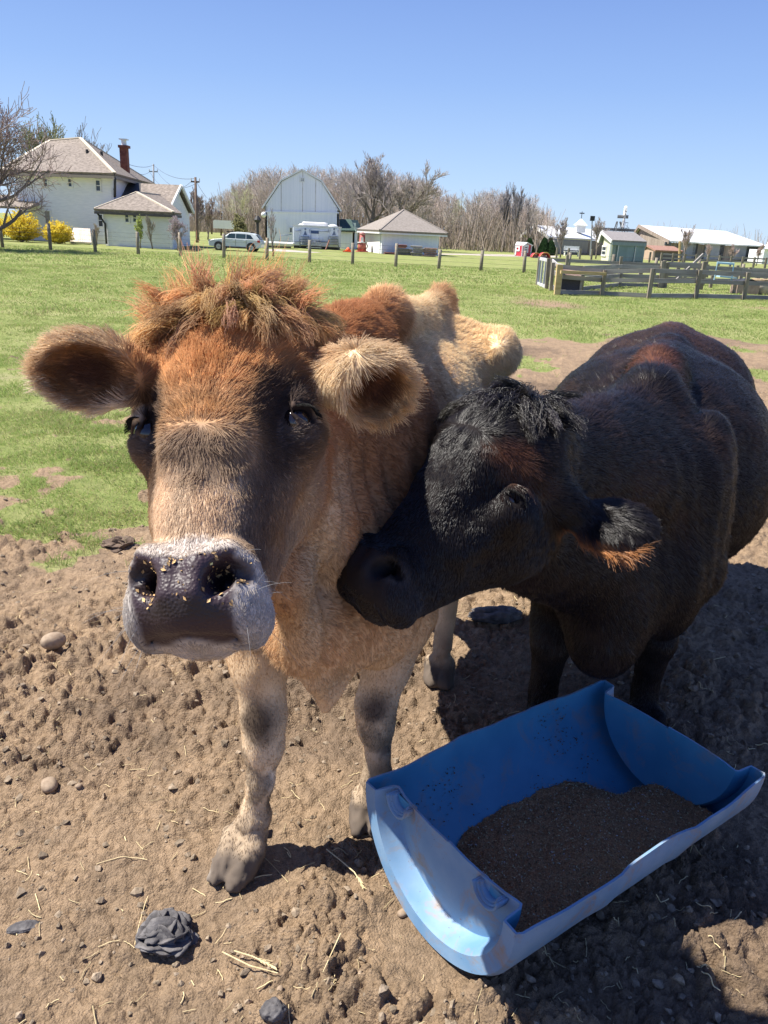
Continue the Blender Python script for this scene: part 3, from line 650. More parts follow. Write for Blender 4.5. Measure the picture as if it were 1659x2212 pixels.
# ---------------------------------------------------------------- the black cow
def build_black():
    T = time.time()
    hk, hl = 1.14, 1.06
    hd = head_frame(at(786, 1203, 1.40), at(1050, 905, 1.62), (-.60, -.50, .55))
    hL, hR = ong(1168, 1590), ong(1388, 1580)
    o = (hL+hR)/2; bd = N3((.36, .93, 0)); bx = np.array([bd[1], -bd[0], 0]); B = Frame((o[0], o[1], 0), bx, bd, (0, 0, 1))
    xs = axis_grid(-.12, 2.3, .0065, .014, -.10, .75); ys = axis_grid(1.2, 4.3, .0065, .016, 1.25, 1.85); zs = axis_grid(-.02, 1.42, .0065, .014, .70, 1.30)
    S = Sculpt(xs, ys, zs)
    S.ell(B.w(0, .80, .74), (.47, .66, .42), B.M, .08); S.ell(B.w(0, .12, .72), (.25, .30, .34), B.M, .08)
    S.ell(B.w(0, .75, .95), (.35, .62, .22), B.M, .08)
    for s in (-1, 1):
        S.ell(B.w(s*.19, .14, .80), (.10, .20, .30), B.M, .07)
        S.ell(B.w(s*.20, 1.35, .75), (.14, .26, .34), B.M, .08); S.ell(B.w(s*.26, 1.18, .97), (.08, .10, .08), B.M, .07)
        S.ell(B.w(s*.15, -.04, .62), (.10, .13, .20), B.M, .06)
    S.ell(B.w(0, 1.35, .92), (.37, .40, .29), B.M, .08)
    S.cone(B.w(0, .10, 1.12), B.w(0, .35, 1.16), .085, .070, .08); S.cone(B.w(0, .35, 1.16), B.w(0, 1.0, 1.13), .07, .06, .08); S.cone(B.w(0, 1.0, 1.14), B.w(0, 1.45, 1.17), .06, .05, .08)
    S.ell(B.w(.0, -.20, .54), (.12, .17, .17), B.M, .08); S.ell(B.w(0, -.26, .47), (.07, .09, .08), B.M, .06)
    nb = hd.w(0, .36*hk, -.16)
    S.cone(nb, B.w(0, -.02, .90), .115, .21, .09); S.cone(hd.w(0, .40, -.13), B.w(0, .12, 1.04), .075, .12, .08); S.cone(hd.w(0, .24, -.20), B.w(-.02, -.14, .66), .085, .17, .09)
    for h, s in ((hL, -1), (hR, 1)):
        h = np.array([h[0], h[1], 0])
        leg(S, [B.w(s*.17, .08, .62), h+[-.01*s, .06, .40], h+[0, .03, .34], h+[0, .05, .14], h+[0, .03, .07]], [.13, .072, .060, .042, .048]); hoof(S, h, (-.2, -1), 1.2)
    for s in (-1, 1):
        f = B.w(s*.20, 1.42, 0); leg(S, [B.w(s*.2, 1.30, .66), f+[0, .02, .46], f+[0, 0, .07]], [.15, .06, .042]); hoof(S, f, (-.2, -1), 1.2)
    sculpt_head(S, hd, hk, .45, .80, hl, .245); S.ell(hd.w(0, .37, -.045), (.10, .10, .07), hd.M, .05)
    e = ear_frame(at(1325, 1135, 1.58), at(1405, 1120, 1.56)-at(1240, 1095, 1.62), (0, .45, -1))
    S.cone(hd.w(.10, .40, -.15), e.w(0, -.06, 0), .045, .034, .03)
    sculpt_ear(S, e, .088, .072, .034, .84)
    e2 = ear_frame(at(1130, 905, 1.80), at(1130, 860, 1.86)-at(1130, 930, 1.74), (-.4, 1, -.2)); sculpt_ear(S, e2, .07, .045, .03)
    S.cone(hd.w(-.09, .42, -.14), e2.w(0, -.05, 0), .04, .03, .03)
    V, Q = S.mesh(); V = relax(V, Q, 3, .5); V[:, 2] = np.maximum(V[:, 2], .002); Nn = vnormals(V, Q)
    b_ = B.loc(V); wf = sm(V[:, 2], .45, .6)*(1-sm(V[:, 2], 1.02, 1.12))*sm(b_[:, 1], -.32, -.22)*(1-sm(b_[:, 1], .02, .15))*sm(V[:, 0], .38, .48); wr = sm(V[:, 2], .55, .7)*(1-sm(V[:, 2], .98, 1.08))*sm(b_[:, 1], .3, .4)*(1-sm(b_[:, 1], 1.1, 1.3))
    V = V+Nn*(wf*.0018*np.sin(b_[:, 1]*80+3*fbm(V*3, 2))+.006*fbm(V*7, 3)*sm(b_[:, 1], -.1, .1))[:, None]; Nn = vnormals(V, Q)
    print('black mesh', len(V), time.time()-T)
    H = hd.loc(V)/np.array([hk*hl, hk, hk]); al = np.abs(H[:, 0]); a = H[:, 1]; n = H[:, 2]; Bl = B.loc(V); zb = V[:, 2]; yb = Bl[:, 1]
    E_ = e.loc(V); wE = (1-sm(np.sqrt((E_[:, 0]/.09)**2+(E_[:, 1]/.11)**2+(E_[:, 2]/.07)**2), 1, 1.25))*sm(H[:, 0], .09, .12)
    isH = (1-sm(a, .44, .52))*(1-sm(V[:, 1], 1.85, 2.0))*(1-sm(V[:, 0], .42, .52))*sm(n, -.36, -.28)*(1-wE)
    n1 = fbm(V*6+9, 3); n2 = fbm(V*20, 3)
    blk, brn, grey = (.012, .0095, .010), (.055, .028, .018), (.035, .030, .032)
    c = paint(np.tile(np.array(blk), (len(V), 1)), V, [
        (sm(n1, .0, .5)*(1-isH)*sm(zb, .7, 1.0)*.35, brn), (sm(n2+n1, .2, .8)*.3*(1-isH), (.045, .030, .024)),
        (ball(V, B.w(0, .28, 1.2), (.10, .12, .10), 1, .4)*.8, (.14, .058, .034)), (ball(V, B.w(0, 1.45, 1.2), (.13, .35, .10), 1, .4)*.6, (.14, .065, .04)),
        (sm(yb, .9, 1.4)*sm(zb, .9, 1.1)*.5, (.060, .034, .026)),
        (ball(V, at(1120, 1010, 1.52), (.045, .07, .045), 1.2, .6)*.4, (.15, .065, .032)), (ball(V, at(1160, 1050, 1.54), (.05, .06, .05), 1.2, .6)*.3, (.09, .04, .024)),
        (ball(V, at(1090, 965, 1.56), (.06, .08, .03), 1.1, .4)*.4, (.16, .06, .03)),
        ((1-sm(a, .01, .03))*isH*.5, (.030, .026, .028))])
    nostr = np.maximum(ball(H, (-.05, .008, -.03), (.022, .018, .04), .3), ball(H, (.05, .008, -.03), (.022, .018, .04), .3))
    nose = (1-sm(a, .016, .024))*sm(a, -.054, -.046)*(1-sm(al, .058, .066))*sm(n, -.085, -.065)*isH
    c = paint(c, V, [(nose, (.018, .015, .017)), (np.clip(ball(H, (.05, .008, -.03), (.030, .026, .04), .5), 0, 1)*isH*.6, (.05, .047, .05)), (nostr*isH, (.006, .005, .006))])
    c = np.clip(c*(1+.25*n1+.15*n2)[:, None], .003, .9)
    flow = np.tile(bd, (len(V), 1)); flow[:, 2] = -.6-.5*(1-sm(zb, .5, 1.0)); legw = 1-sm(zb, .42, .55); flow = flow*(1-legw[:, None])+np.array([0, .1, -1])*legw[:, None]
    fh = np.stack([np.sign(H[:, 0])*sm(al, .02, .08)*.5, np.where(a > .25, .6+a*0, -.9), -.6*sm(al, .03, .09)], 1); fh[:, 1] = -.9+1.5*sm(a, .24, .36)
    flow = flow+(fh@hd.M-flow)*isH[:, None]
    ex = np.stack([E_[:, 0]*10, np.full(len(V), .6), np.zeros(len(V))], 1)@e.M; ex[:, 2] -= .45; flow = flow+(ex-flow)*wE[:, None]; flow /= np.linalg.norm(flow, axis=1, keepdims=True)+1e-9
    rr = np.sqrt((E_[:, 0]/.052)**2+(E_[:, 1]/.080)**2); low = sm(-(V[:, 2]-e.o[2]), .008, .034)*wE
    c = paint(c, V, [(low*sm(rr, .55, .85)*.95, (.42, .185, .070))])
    Ln = .019+.008*n1; Ln = Ln*(1-legw*.5); Ln = Ln*(1-isH)+isH*(.008+.012*sm(a, .22, .32)); Ln = Ln*(1-wE)+wE*(.024+.026*low)
    Ln = Ln*(1+.8*sm(zb, 1.02, 1.14)*(1-isH)*(1-wE)*(yb < .5))
    lift = .10+.12*sm(n1, 0, .5)+0*a; lift = lift*(1-isH)+isH*.14+wE*.1
    dens = np.where(isH > .5, 110000., 50000.); dens = np.where(wE > .3, 150000., dens)
    eye = ball(H, (.116, .245, -.062), (.024, .010, .022), .3); dens *= (1-np.clip(nose*1.5, 0, 1))*(1-eye)*(1-nostr*isH); dens = np.where(zb < .085, 0, dens)
    return dict(V=V, Q=Q, N=Nn, col=c, flow=flow, Ln=Ln, lift=lift, dens=dens, nose=nose, hd=hd, B=B, e=e, isH=isH, wE=wE, H=H)

def black():
    J = build_black(); J['rad'] = .0006; J['frizz'] = .13; J['wetk'] = .25; J['fur'] = M_furb; hd = J['hd']; root, adopt = finish_cow(J, 'black_cow', 'black cow reaching its lowered head towards the tan cow behind the trough', 6)
    rg = np.random.default_rng(5); R, D, Ls = [], [], []
    for i in range(70):
        l = rg.uniform(-1, 1)*.07; q = rg.uniform(0, 1); R.append((l, .42+.08*q, -.02-.08*q)); D.append((l*14+rg.normal()*.3, -.9+1.0*q, .15+rg.normal()*.15)); Ls.append(rg.uniform(.05, .085))
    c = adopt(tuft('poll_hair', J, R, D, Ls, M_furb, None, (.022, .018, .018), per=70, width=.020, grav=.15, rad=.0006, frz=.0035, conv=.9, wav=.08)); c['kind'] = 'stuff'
    adopt(ball_obj('eye', hd.w(.100*1.14*1.06, .245*1.14, -.076*1.14), .0215, M_eye)); lashes(J, adopt, 1.14, 1.06, .245, (1,))
    return J
# ---------------------------------------------------------------- ground: one sheet, fine near the camera
PROT = []      # flat places: (x, y, radius)
def worley(x, y, s, seed):
    gx, gy = np.floor(x/s).astype(int), np.floor(y/s).astype(int); best = np.full(x.shape, 9.); hh = np.zeros(x.shape)
    tab = np.random.default_rng(seed).random((128, 128, 3))
    for i in (-1, 0, 1):
        for j in (-1, 0, 1):
            a = tab[(gx+i) & 127, (gy+j) & 127]; d = np.hypot((gx+i+a[..., 0])*s-x, (gy+j+a[..., 1])*s-y)/s
            m = d < best; best = np.where(m, d, best); hh = np.where(m, a[..., 2], hh)
    return best, hh
def grass_mask(x, y):
    P = np.stack([x, y, np.zeros_like(x)], -1)
    y0 = np.interp(x, [-6, -3, -1.6, -.5, .8, 3, 8, 20], [2.9, 3.1, 3.3, 4.6, 10.0, 13.2, 15.0, 17])
    g = sm(y-y0+1.5*fbm(P*.9, 3)*np.clip(y/5, .5, 2)+1.1*fbm(P*4.2, 3), -.9, 1.0)
    strip = np.exp(-((y-10.3+.3*fbm(P*.7, 2))/.55)**2)*sm(x, .9, 1.6)*sm(fbm(P*2.2, 3), -.25, .15)
    strip2 = np.exp(-((y-8.4)/.5)**2)*sm(x, 1.0, 1.5)*(1-sm(x, 2.0, 2.6))*sm(fbm(P*3+4, 3), -.2, .2)
    g = np.maximum(g, np.maximum(strip*.95, strip2*.9))
    bare = sm(fbm(P*.55+40, 4), .38, .60)*sm(x, 0, 4)*(1-sm(y, 22, 30))*.8
    bare2 = np.exp(-((x-3.9)/1.6)**2-((y-20.5)/2.2)**2)*.8+np.exp(-((x-11.5)/2.5)**2-((y-22.5)/1.2)**2)*.9
    bare3 = sm(fbm(P*1.3+11, 3), .20, .45)*(1-sm(y, 6, 9))*.32
    g = np.clip(g-np.maximum(np.maximum(bare, bare2), bare3), 0, 1); nr = 1-sm(y, 9, 14)
    return g*(1-nr)+sm(y, 2.5, 3.1)*nr*sm(g+.75*fbm(P*6.5+2, 3)-.55, -.22, .25)
def gheight(x, y):
    P = np.stack([x, y, np.zeros_like(x)], -1); near = 1-sm(y, 7, 16)
    g = grass_mask(x, y); rough = (1-g)*.9+.18
    h = .030*fbm(P*1.1+3, 3)+.018*fbm(P*4.2, 3)
    reg = sm(fbm(P*1.6+60, 2), -.35, .35)*.75+.25                  # churned and trodden areas
    for s, a, sd in ((.105, .042, 1), (.052, .031, 2), (.027, .0180, 3), (.014, .0085, 4), (.0078, .0042, 5)):
        wx = x+.35*s*vnoise(P/s*1.3); wy = y+.35*s*vnoise(P/s*1.3+9.1)
        d, hh = worley(wx, wy, s, sd); h = h+a*rough*reg**(1.3 if s > .03 else .6)*np.where(hh > .18, np.sqrt(np.clip(1-(d/.62)**2, 0, 1))*(hh-.1), 0)
    h = h+.008*rough*fbm(P*24, 3)-.020
    h = h*near
    flat = np.zeros_like(x)
    for (px, py, r) in PROT: flat = np.maximum(flat, 1-sm(np.hypot(x-px, y-py), r*.55, r))
    h = h*(1-.85*flat)-.002*flat
    return h
PROT += [(-.30, 1.57, .16), (.02, 1.77, .14), (.235, 2.5, .12), (-.04, 2.86, .12)]
_e = N3((.686, .502, 0)); PROT += [(.162+_e[0]*s, 1.383+_e[1]*s, .20) for s in (0, .15, .3, .45, .6, .75, .85)]
def build_ground():
    ys = [-60, -30, -12, -5, -2, -.8, -.1, .3, .55]; y = .72
    while y < 4000:
        ys.append(y); y += y*(.0031 if y < 4.5 else .0075 if y < 9 else .02 if y < 20 else .06) if y < 4000 else 0
    ys = np.array(ys); s = np.concatenate([np.linspace(-4, -.95, 24)[:-1], np.concatenate([np.arange(-.95, -.60, .008), np.arange(-.60, .66, .0026), np.arange(.66, 1.0, .008)]), np.linspace(1.0, 4, 24)])
    w = np.where(ys > .72, ys, .72+(.72-ys)*.9)
    X = w[:, None]*s[None]; Y = np.repeat(ys[:, None], len(s), 1)
    Z = gheight(X, Y); G = grass_mask(X, Y)
    nr, nc = X.shape; V = np.stack([X, Y, Z], -1).reshape(-1, 3)
    i = np.arange(nr*nc).reshape(nr, nc); F = np.stack([i[:-1, :-1], i[:-1, 1:], i[1:, 1:], i[1:, :-1]], -1).reshape(-1, 4)
    P = V*np.array([1, 1, 0]); damp = sm(fbm(P*1.3+70, 3), -.1, .5)
    m = bpy.data.materials.new('pasture'); m.use_nodes = True; nt = m.node_tree; b = nt.nodes['Principled BSDF']; L = nt.links.new
    b.inputs['Roughness'].default_value = .95; b.inputs['Specular IOR Level'].default_value = .12
    def node(t, **k):
        n = nt.nodes.new(t)
        for a, v in k.items(): n.inputs[a].default_value = v
        return n
    tc = node('ShaderNodeTexCoord'); ag = node('ShaderNodeAttribute'); ag.attribute_name = 'grass'; ad = node('ShaderNodeAttribute'); ad.attribute_name = 'damp'
    def noise(scale, detail=6, rough=.6):
        n = node('ShaderNodeTexNoise', Scale=scale, Detail=detail, Roughness=rough); L(tc.outputs['Object'], n.inputs['Vector']); return n.outputs[0]
    def ramp(src, stops):
        r = nt.nodes.new('ShaderNodeValToRGB'); e = r.color_ramp.elements
        while len(e) < len(stops): e.new(.5)
        for q, (p, c) in zip(e, stops): q.position = p; q.color = (*c, 1)
        L(src, r.inputs[0]); return r.outputs[0]
    def mix(f, a, c, bl='MIX'):
        x = nt.nodes.new('ShaderNodeMix'); x.data_type = 'RGBA'; x.blend_type = bl
        if isinstance(f, float): x.inputs[0].default_value = f
        else: L(f, x.inputs[0])
        L(a, x.inputs[6]); L(c, x.inputs[7]); return x.outputs[2]
    dirt = ramp(noise(45, 8, .7), [(.25, (.15, .115, .079)), (.5, (.292, .224, .154)), (.75, (.41, .32, .225))])
    dirt2 = ramp(noise(7, 5), [(.3, (.72, .70, .70)), (.62, (1.05, 1.0, .96))]); dirt = mix(1.0, dirt, dirt2, 'MULTIPLY')
    dampc = ramp(ad.outputs['Fac'], [(.0, (1.08, 1.04, 1.0)), (1, (.66, .64, .66))]); dirt = mix(1.0, dirt, dampc, 'MULTIPLY')
    gr = ramp(noise(1.1, 8, .65), [(.30, (.165, .205, .062)), (.48, (.235, .265, .090)), (.60, (.275, .288, .115)), (.74, (.34, .315, .165))])
    gr2 = ramp(noise(26, 8, .75), [(.3, (.66, .70, .64)), (.7, (1.25, 1.2, 1.25))]); gr = mix(1.0, gr, gr2, 'MULTIPLY')
    # break the edge between turf and soil
    ne = node('ShaderNodeMath'); ne.operation = 'MULTIPLY_ADD'; L(noise(14, 6, .7), ne.inputs[0]); ne.inputs[1].default_value = .6; L(ag.outputs['Fac'], ne.inputs[2])
    f = node('ShaderNodeMapRange'); f.inputs[1].default_value = .60; f.inputs[2].default_value = .84; L(ne.outputs[0], f.inputs[0])
    L(mix(f.outputs[0], dirt, gr), b.inputs['Base Color'])
    bp = nt.nodes.new('ShaderNodeBump'); bp.inputs['Strength'].default_value = 1.0; bp.inputs['Distance'].default_value = .009; hm = nt.nodes.new('ShaderNodeMath'); hm.operation = 'MULTIPLY_ADD'; vo = node('ShaderNodeTexVoronoi', Scale=170.0); L(tc.outputs['Object'], vo.inputs['Vector']); L(vo.outputs['Distance'], hm.inputs[0]); hm.inputs[1].default_value = -.55; L(noise(110, 10, .8), hm.inputs[2]); L(hm.outputs[0], bp.inputs['Height'])
    L(bp.outputs[0], b.inputs['Normal'])
    o = mesh_np('ground', V, F, m, cols={'grass': G.ravel(), 'damp': damp.ravel() if damp.ndim > 1 else damp}); tag(o, kind='structure')
    return o
def gz(x, y): return float(gheight(np.array([x]), np.array([y]))[0])
def build_grass():
    rg = np.random.default_rng(21); out = []; cols = []; rads = []
    # blades: dense near, thinning out
    for (y0, y1, n, L0, r0) in ((2.3, 6.5, 170000, .042, .0015), (6.5, 13, 130000, .042, .0022), (13, 27, 110000, .055, .0042), (27, 42, 45000, .07, .009)):
        y = np.sqrt(rg.uniform(y0**2, y1**2, n)); s = rg.uniform(-.62, .66, n); x = y*s
        g = grass_mask(x, y); P = np.stack([x, y, 0*x], -1); den = np.clip(g*1.2-.1, 0, 1)*(.25+.75*sm(fbm(P*4.5, 3), -.25, .15)) if y0 < 13 else g
        k = rg.random(n) < den; x, y, P = x[k], y[k], P[k]; n = len(x); z = gheight(x, y)
        tall = .6+.9*sm(fbm(P*2.0+5, 2), -.2, .6)
        Ln = L0*tall*rg.uniform(.5, 1.3, n); az = rg.uniform(0, 6.28, n); tl = rg.uniform(.15, .75, n)
        d = np.stack([np.cos(az)*tl, np.sin(az)*tl, np.sqrt(1-tl**2)], 1); p0 = np.stack([x, y, z-.004], 1); p1 = p0+d*Ln[:, None]*.55
        d2 = d+np.stack([np.cos(az)*.5, np.sin(az)*.5, -.35*np.ones(n)], 1); p2 = p1+N3r(d2)*Ln[:, None]*.5
        out.append(np.stack([p0, p1, p2], 1)); dry = (rg.random(n) < .16+.25*sm(fbm(P*.8+30, 3), 0, .5))[:, None]
        c = np.where(dry, np.array([.38, .34, .16]), np.array([.26, .345, .092])*(1+.5*(rg.random((n, 1))-.5)))
        c = c*(1+.25*fbm(P*1.2+8, 2))[:, None]; cols.append(c); rads.append(np.full(n, r0)[:, None]*np.array([1, .8, .2])[None])
    Q, C, Rr = np.concatenate(out), np.concatenate(cols), np.concatenate(rads)
    o = curves_obj('grass', Q, Rr, fur_mat('grass_blade', .25, .5, .45), None, C); tag(o, 'short green spring grass of the pasture', 'grass', kind='stuff')
def N3r(a): return a/(np.linalg.norm(a, axis=1, keepdims=True)+1e-9)
def build_litter():
    rg = np.random.default_rng(9); n = 800; y = rg.uniform(.95, 3.6, n)**1.0; x = y*rg.uniform(-.62, .66, n)
    near = rg.random(n) < 1.3/y; x, y = x[near], y[near]; n = len(x); L = rg.uniform(.008, .05, n)*(1+2.2*(rg.random(n) < .07)); az = rg.uniform(0, 6.28, n); bend = rg.normal(size=n)*.5
    k = 7; pts = np.zeros((n, k, 3)); cx, cy_ = x.copy(), y.copy(); a = az.copy()
    for i in range(k):
        pts[:, i, 0], pts[:, i, 1] = cx, cy_; cx = cx+np.cos(a)*L/(k-1); cy_ = cy_+np.sin(a)*L/(k-1); a = a+bend/(k-1)
    z = gheight(pts[..., 0], pts[..., 1]); zz = np.maximum(z, z.mean(1, keepdims=True)); pts[..., 2] = zz+.0025+rg.random((n, 1))*.002
    c = np.array([.62, .50, .28])*(.6+.6*rg.random((n, 1)))
    o = curves_obj('straw', pts, (.0006+.0007*rg.random((n, 1)))*np.ones((1, k)), mat_attr('straw'), None, c); tag(o, 'loose dry straw strewn over the trodden soil', 'straw', kind='stuff')
    # crumbs and clods lying loose on the soil
    V0, F0 = rock(1); n = 2300; y = .9+3.4*rg.random(n)**1.6; x = y*rg.uniform(-.62, .68, n); r = .0035*np.exp(rg.normal(size=n)*.62)*(.8+.35*y); r = np.minimum(r, .012); g = grass_mask(x, y); kp = rg.random(n) > g*1.1
    for (px, py, rr) in PROT: kp &= np.hypot(x-px, y-py) > rr*.9
    x, y, r = x[kp], y[kp], r[kp]; n = len(x); z = gheight(x, y)
    th = rg.uniform(0, 6.28, n); sc = rg.uniform(.65, 1.35, (n, 3)); sc[:, 2] *= .75; Vs = []
    Vr = V0[None]*sc[:, None]*r[:, None, None]; Vr = Vr+.25*r[:, None, None]*rg.normal(size=Vr.shape)*.8
    c_, s_ = np.cos(th)[:, None], np.sin(th)[:, None]; X = Vr[..., 0]*c_-Vr[..., 1]*s_; Y = Vr[..., 0]*s_+Vr[..., 1]*c_
    V = np.stack([X+x[:, None], Y+y[:, None], Vr[..., 2]+z[:, None]+r[:, None]*.25], -1).reshape(-1, 3); F = (F0[None]+np.arange(n)[:, None, None]*len(V0)).reshape(-1, 3)
    tone = np.repeat((.75+.45*rg.random(n))[:, None]*np.array([1, 1, 1]), len(V0), 0)
    o = mesh_np('soil_clods', V, F, mat('clod', (.16, .125, .088), .95, (.32, .25, .18), 60, bump=.6, bscale=220, bdist=.003, attr='col', spec=.1), smooth=False, cols={'col': tone}); tag(o, 'loose crumbs and clods of dry soil', 'soil', kind='stuff')
def mat_attr(n, rough=.7): return mat(n, attr='col', rough=rough)
def rock(sub, seed=0):
    bm = bmesh.new(); bmesh.ops.create_icosphere(bm, subdivisions=sub, radius=1); V = np.array([v.co[:] for v in bm.verts]); F = np.array([[v.index for v in f.verts] for f in bm.faces]); bm.free(); return V, F
build_ground(); build_grass(); build_litter()
def stone(name, p, r, label, m, sq=(1, .75, .62), rz=0., seed=1, lump=.12, cat='stone', group=None, sub=4, fold=0.):
    V, F = rock(sub); d = 1+lump*fbm(V*1.4+seed*7, 3)+lump*.25*fbm(V*5+seed, 2)
    if fold:
        q = V*3.2+seed*3; q = q+.9*np.stack([vnoise(q*.8+i*9) for i in range(3)], 1)
        d = d+fold*(1-np.abs(fbm(q, 3))*2.6)*.30+fold*.12*fbm(V*9, 2)
    V = V*d[:, None]*np.array(sq)*r; c, s = math.cos(rz), math.sin(rz); V = V@np.array([[c, s, 0], [-s, c, 0], [0, 0, 1]])
    o = mesh_np(name, V, F, m, smooth=True); o.location = (p[0], p[1], gz(p[0], p[1])+r*sq[2]*.55); return tag(o, label, cat, group)
M_stone = mat('fieldstone', (.24, .175, .12), .8, (.34, .26, .185), 60, bump=.15, bscale=150, bdist=.003)
M_dung = mat('dried_dung', (.050, .047, .050), .7, (.150, .140, .138), 30, bump=.5, bscale=90, bdist=.006)
M_dungb = mat('brown_dung', (.075, .050, .036), .8, (.15, .105, .075), 30, bump=.6, bscale=90, bdist=.008)
q = ong(118, 1412); stone('stone', q, .046, 'smooth oval tan stone lying on bare soil left of the cow', M_stone, (1, .72, .70), .5, lump=.05)
q = ong(358, 2010)
def dung_pat(p, r, label, n=26, seed=3, m=None, squash=.6):
    rg = np.random.default_rng(seed); V0, F0 = rock(3); Vs, Fs = [], []
    for i in range(n):
        t = i/n; a = i*2.4; R = r*.80*math.sqrt(1-t)*.95; rr = r*(.26+.14*rg.random()); sq = np.array([1.35, .95, .24]); th = a+1.57+rg.normal()*.7; tilt = rg.normal()*.75
        d = 1+.34*fbm(V0*2.3+i, 3)-.10*np.clip(1-np.abs(V0[:, 1])*6, 0, 1)*sm(V0[:, 2], 0, .4)
        W = V0*d[:, None]*sq*rr; c, s = math.cos(tilt), math.sin(tilt); W = W@np.array([[1, 0, 0], [0, c, s], [0, -s, c]]); c, s = math.cos(th), math.sin(th); W = W@np.array([[c, s, 0], [-s, c, 0], [0, 0, 1]])
        W = W+np.array([math.cos(a)*R, math.sin(a)*R*.85, r*squash*t**.8*.95+.006]); Fs.append(F0+len(V0)*i); Vs.append(W)
    o = mesh_np('dung_pat', np.concatenate(Vs), np.concatenate(Fs), m or M_dung); o.location = (p[0], p[1], gz(p[0], p[1])-.004); return tag(o, label, 'dung')
dung_pat(q, .068, 'dark folded lump of dried dung in the foreground soil', 30)
dung_pat(ong(255, 1172), .085, 'flat brown dung pat beside the left edge of the cow head', 16, 5, M_dungb, .25)
stone('dung_lump', ong(590, 2192), .026, 'small grey dung lump at the bottom edge of the picture', M_dung, (1, .8, .6), .3, 3, .3, 'dung', fold=.5)
stone('dung_lump', ong(48, 1987), .024, 'small dark flattened dung lump near the left edge', M_dung, (1.4, .7, .35), .4, 5, .25, 'dung', fold=.4)
stone('dung_lump', ong(1068, 1340), .065, 'large dark dung heap on the shaded ground behind the black cow head', M_dung, (1.5, .8, .45), .1, 8, .3, 'dung', fold=.8)
#stone('dung_lump', ong(232, 945), .09, 'brown dung pat in the thin grass below the left ear', M_dungb, (1.1, .8, .22), .1, 6, .3, 'dung', fold=.8)
for k, (u, v, r, lb) in enumerate(((852, 1897, .014, 'small tan pebble beside the rim of the blue trough'), (170, 1700, .010, 'tiny pale pebble on the churned soil at the left'), (605, 2130, .009, 'tiny tan pebble near the bottom edge of the picture'), (105, 1690, .030, 'pale rough stone half sunk in churned soil at the left'), (1115, 858, .10, 'pale stone on the bare soil beyond the cows'), (870, 1975, .014, 'small brown pebble below the trough on lit soil'))):
    stone('pebble', ong(u, v), r, lb, M_stone, (1, .8, .65), k*.7, k+20, .12, 'pebble', sub=3)
# a few long stalks with seed heads
def stalk(pxs, label, head=True):
    P = [ong(u, v) for u, v in pxs]; P = [np.array([p[0], p[1], gz(p[0], p[1])+.010]) for p in P]; zz = max(p[2] for p in P); P = [np.array([p[0], p[1], max(p[2], zz-.006)]) for p in P]
    mb = MB(); mb.tube(P, [.0016]*(len(P)-1)+[.0010], 6); rg = np.random.default_rng(len(label))
    if head:
        e = N3(P[-1]-P[-2])
        for i in range(16):
            b = P[-1]-e*.0032*i*.9; s = np.cross(e, (0, 0, 1))*rg.choice([-1, 1]); mb.tube([b, b+(e*.9+s*.55)*.009], [.0015, .0005], 5)
    tag(mb.obj('grass_stalk', M_straw), label, 'straw')
M_straw = mat('dry_stalk', (.52, .41, .22), .7, (.66, .55, .33), 50)
stalk([(705, 1848), (735, 1872), (765, 1898), (785, 1935)], 'dry grass stalk with a seed head lying left of the trough')
stalk([(505, 2050), (545, 2062), (595, 2090)], 'thick pale straw lying right of the dark dung lump')
stalk([(480, 2055), (540, 2085), (600, 2105)], 'long thin straw crossing the soil below the hoof', False)
stalk([(735, 2040), (715, 2080), (697, 2120)], 'short upright leaning straw below the trough end', False)
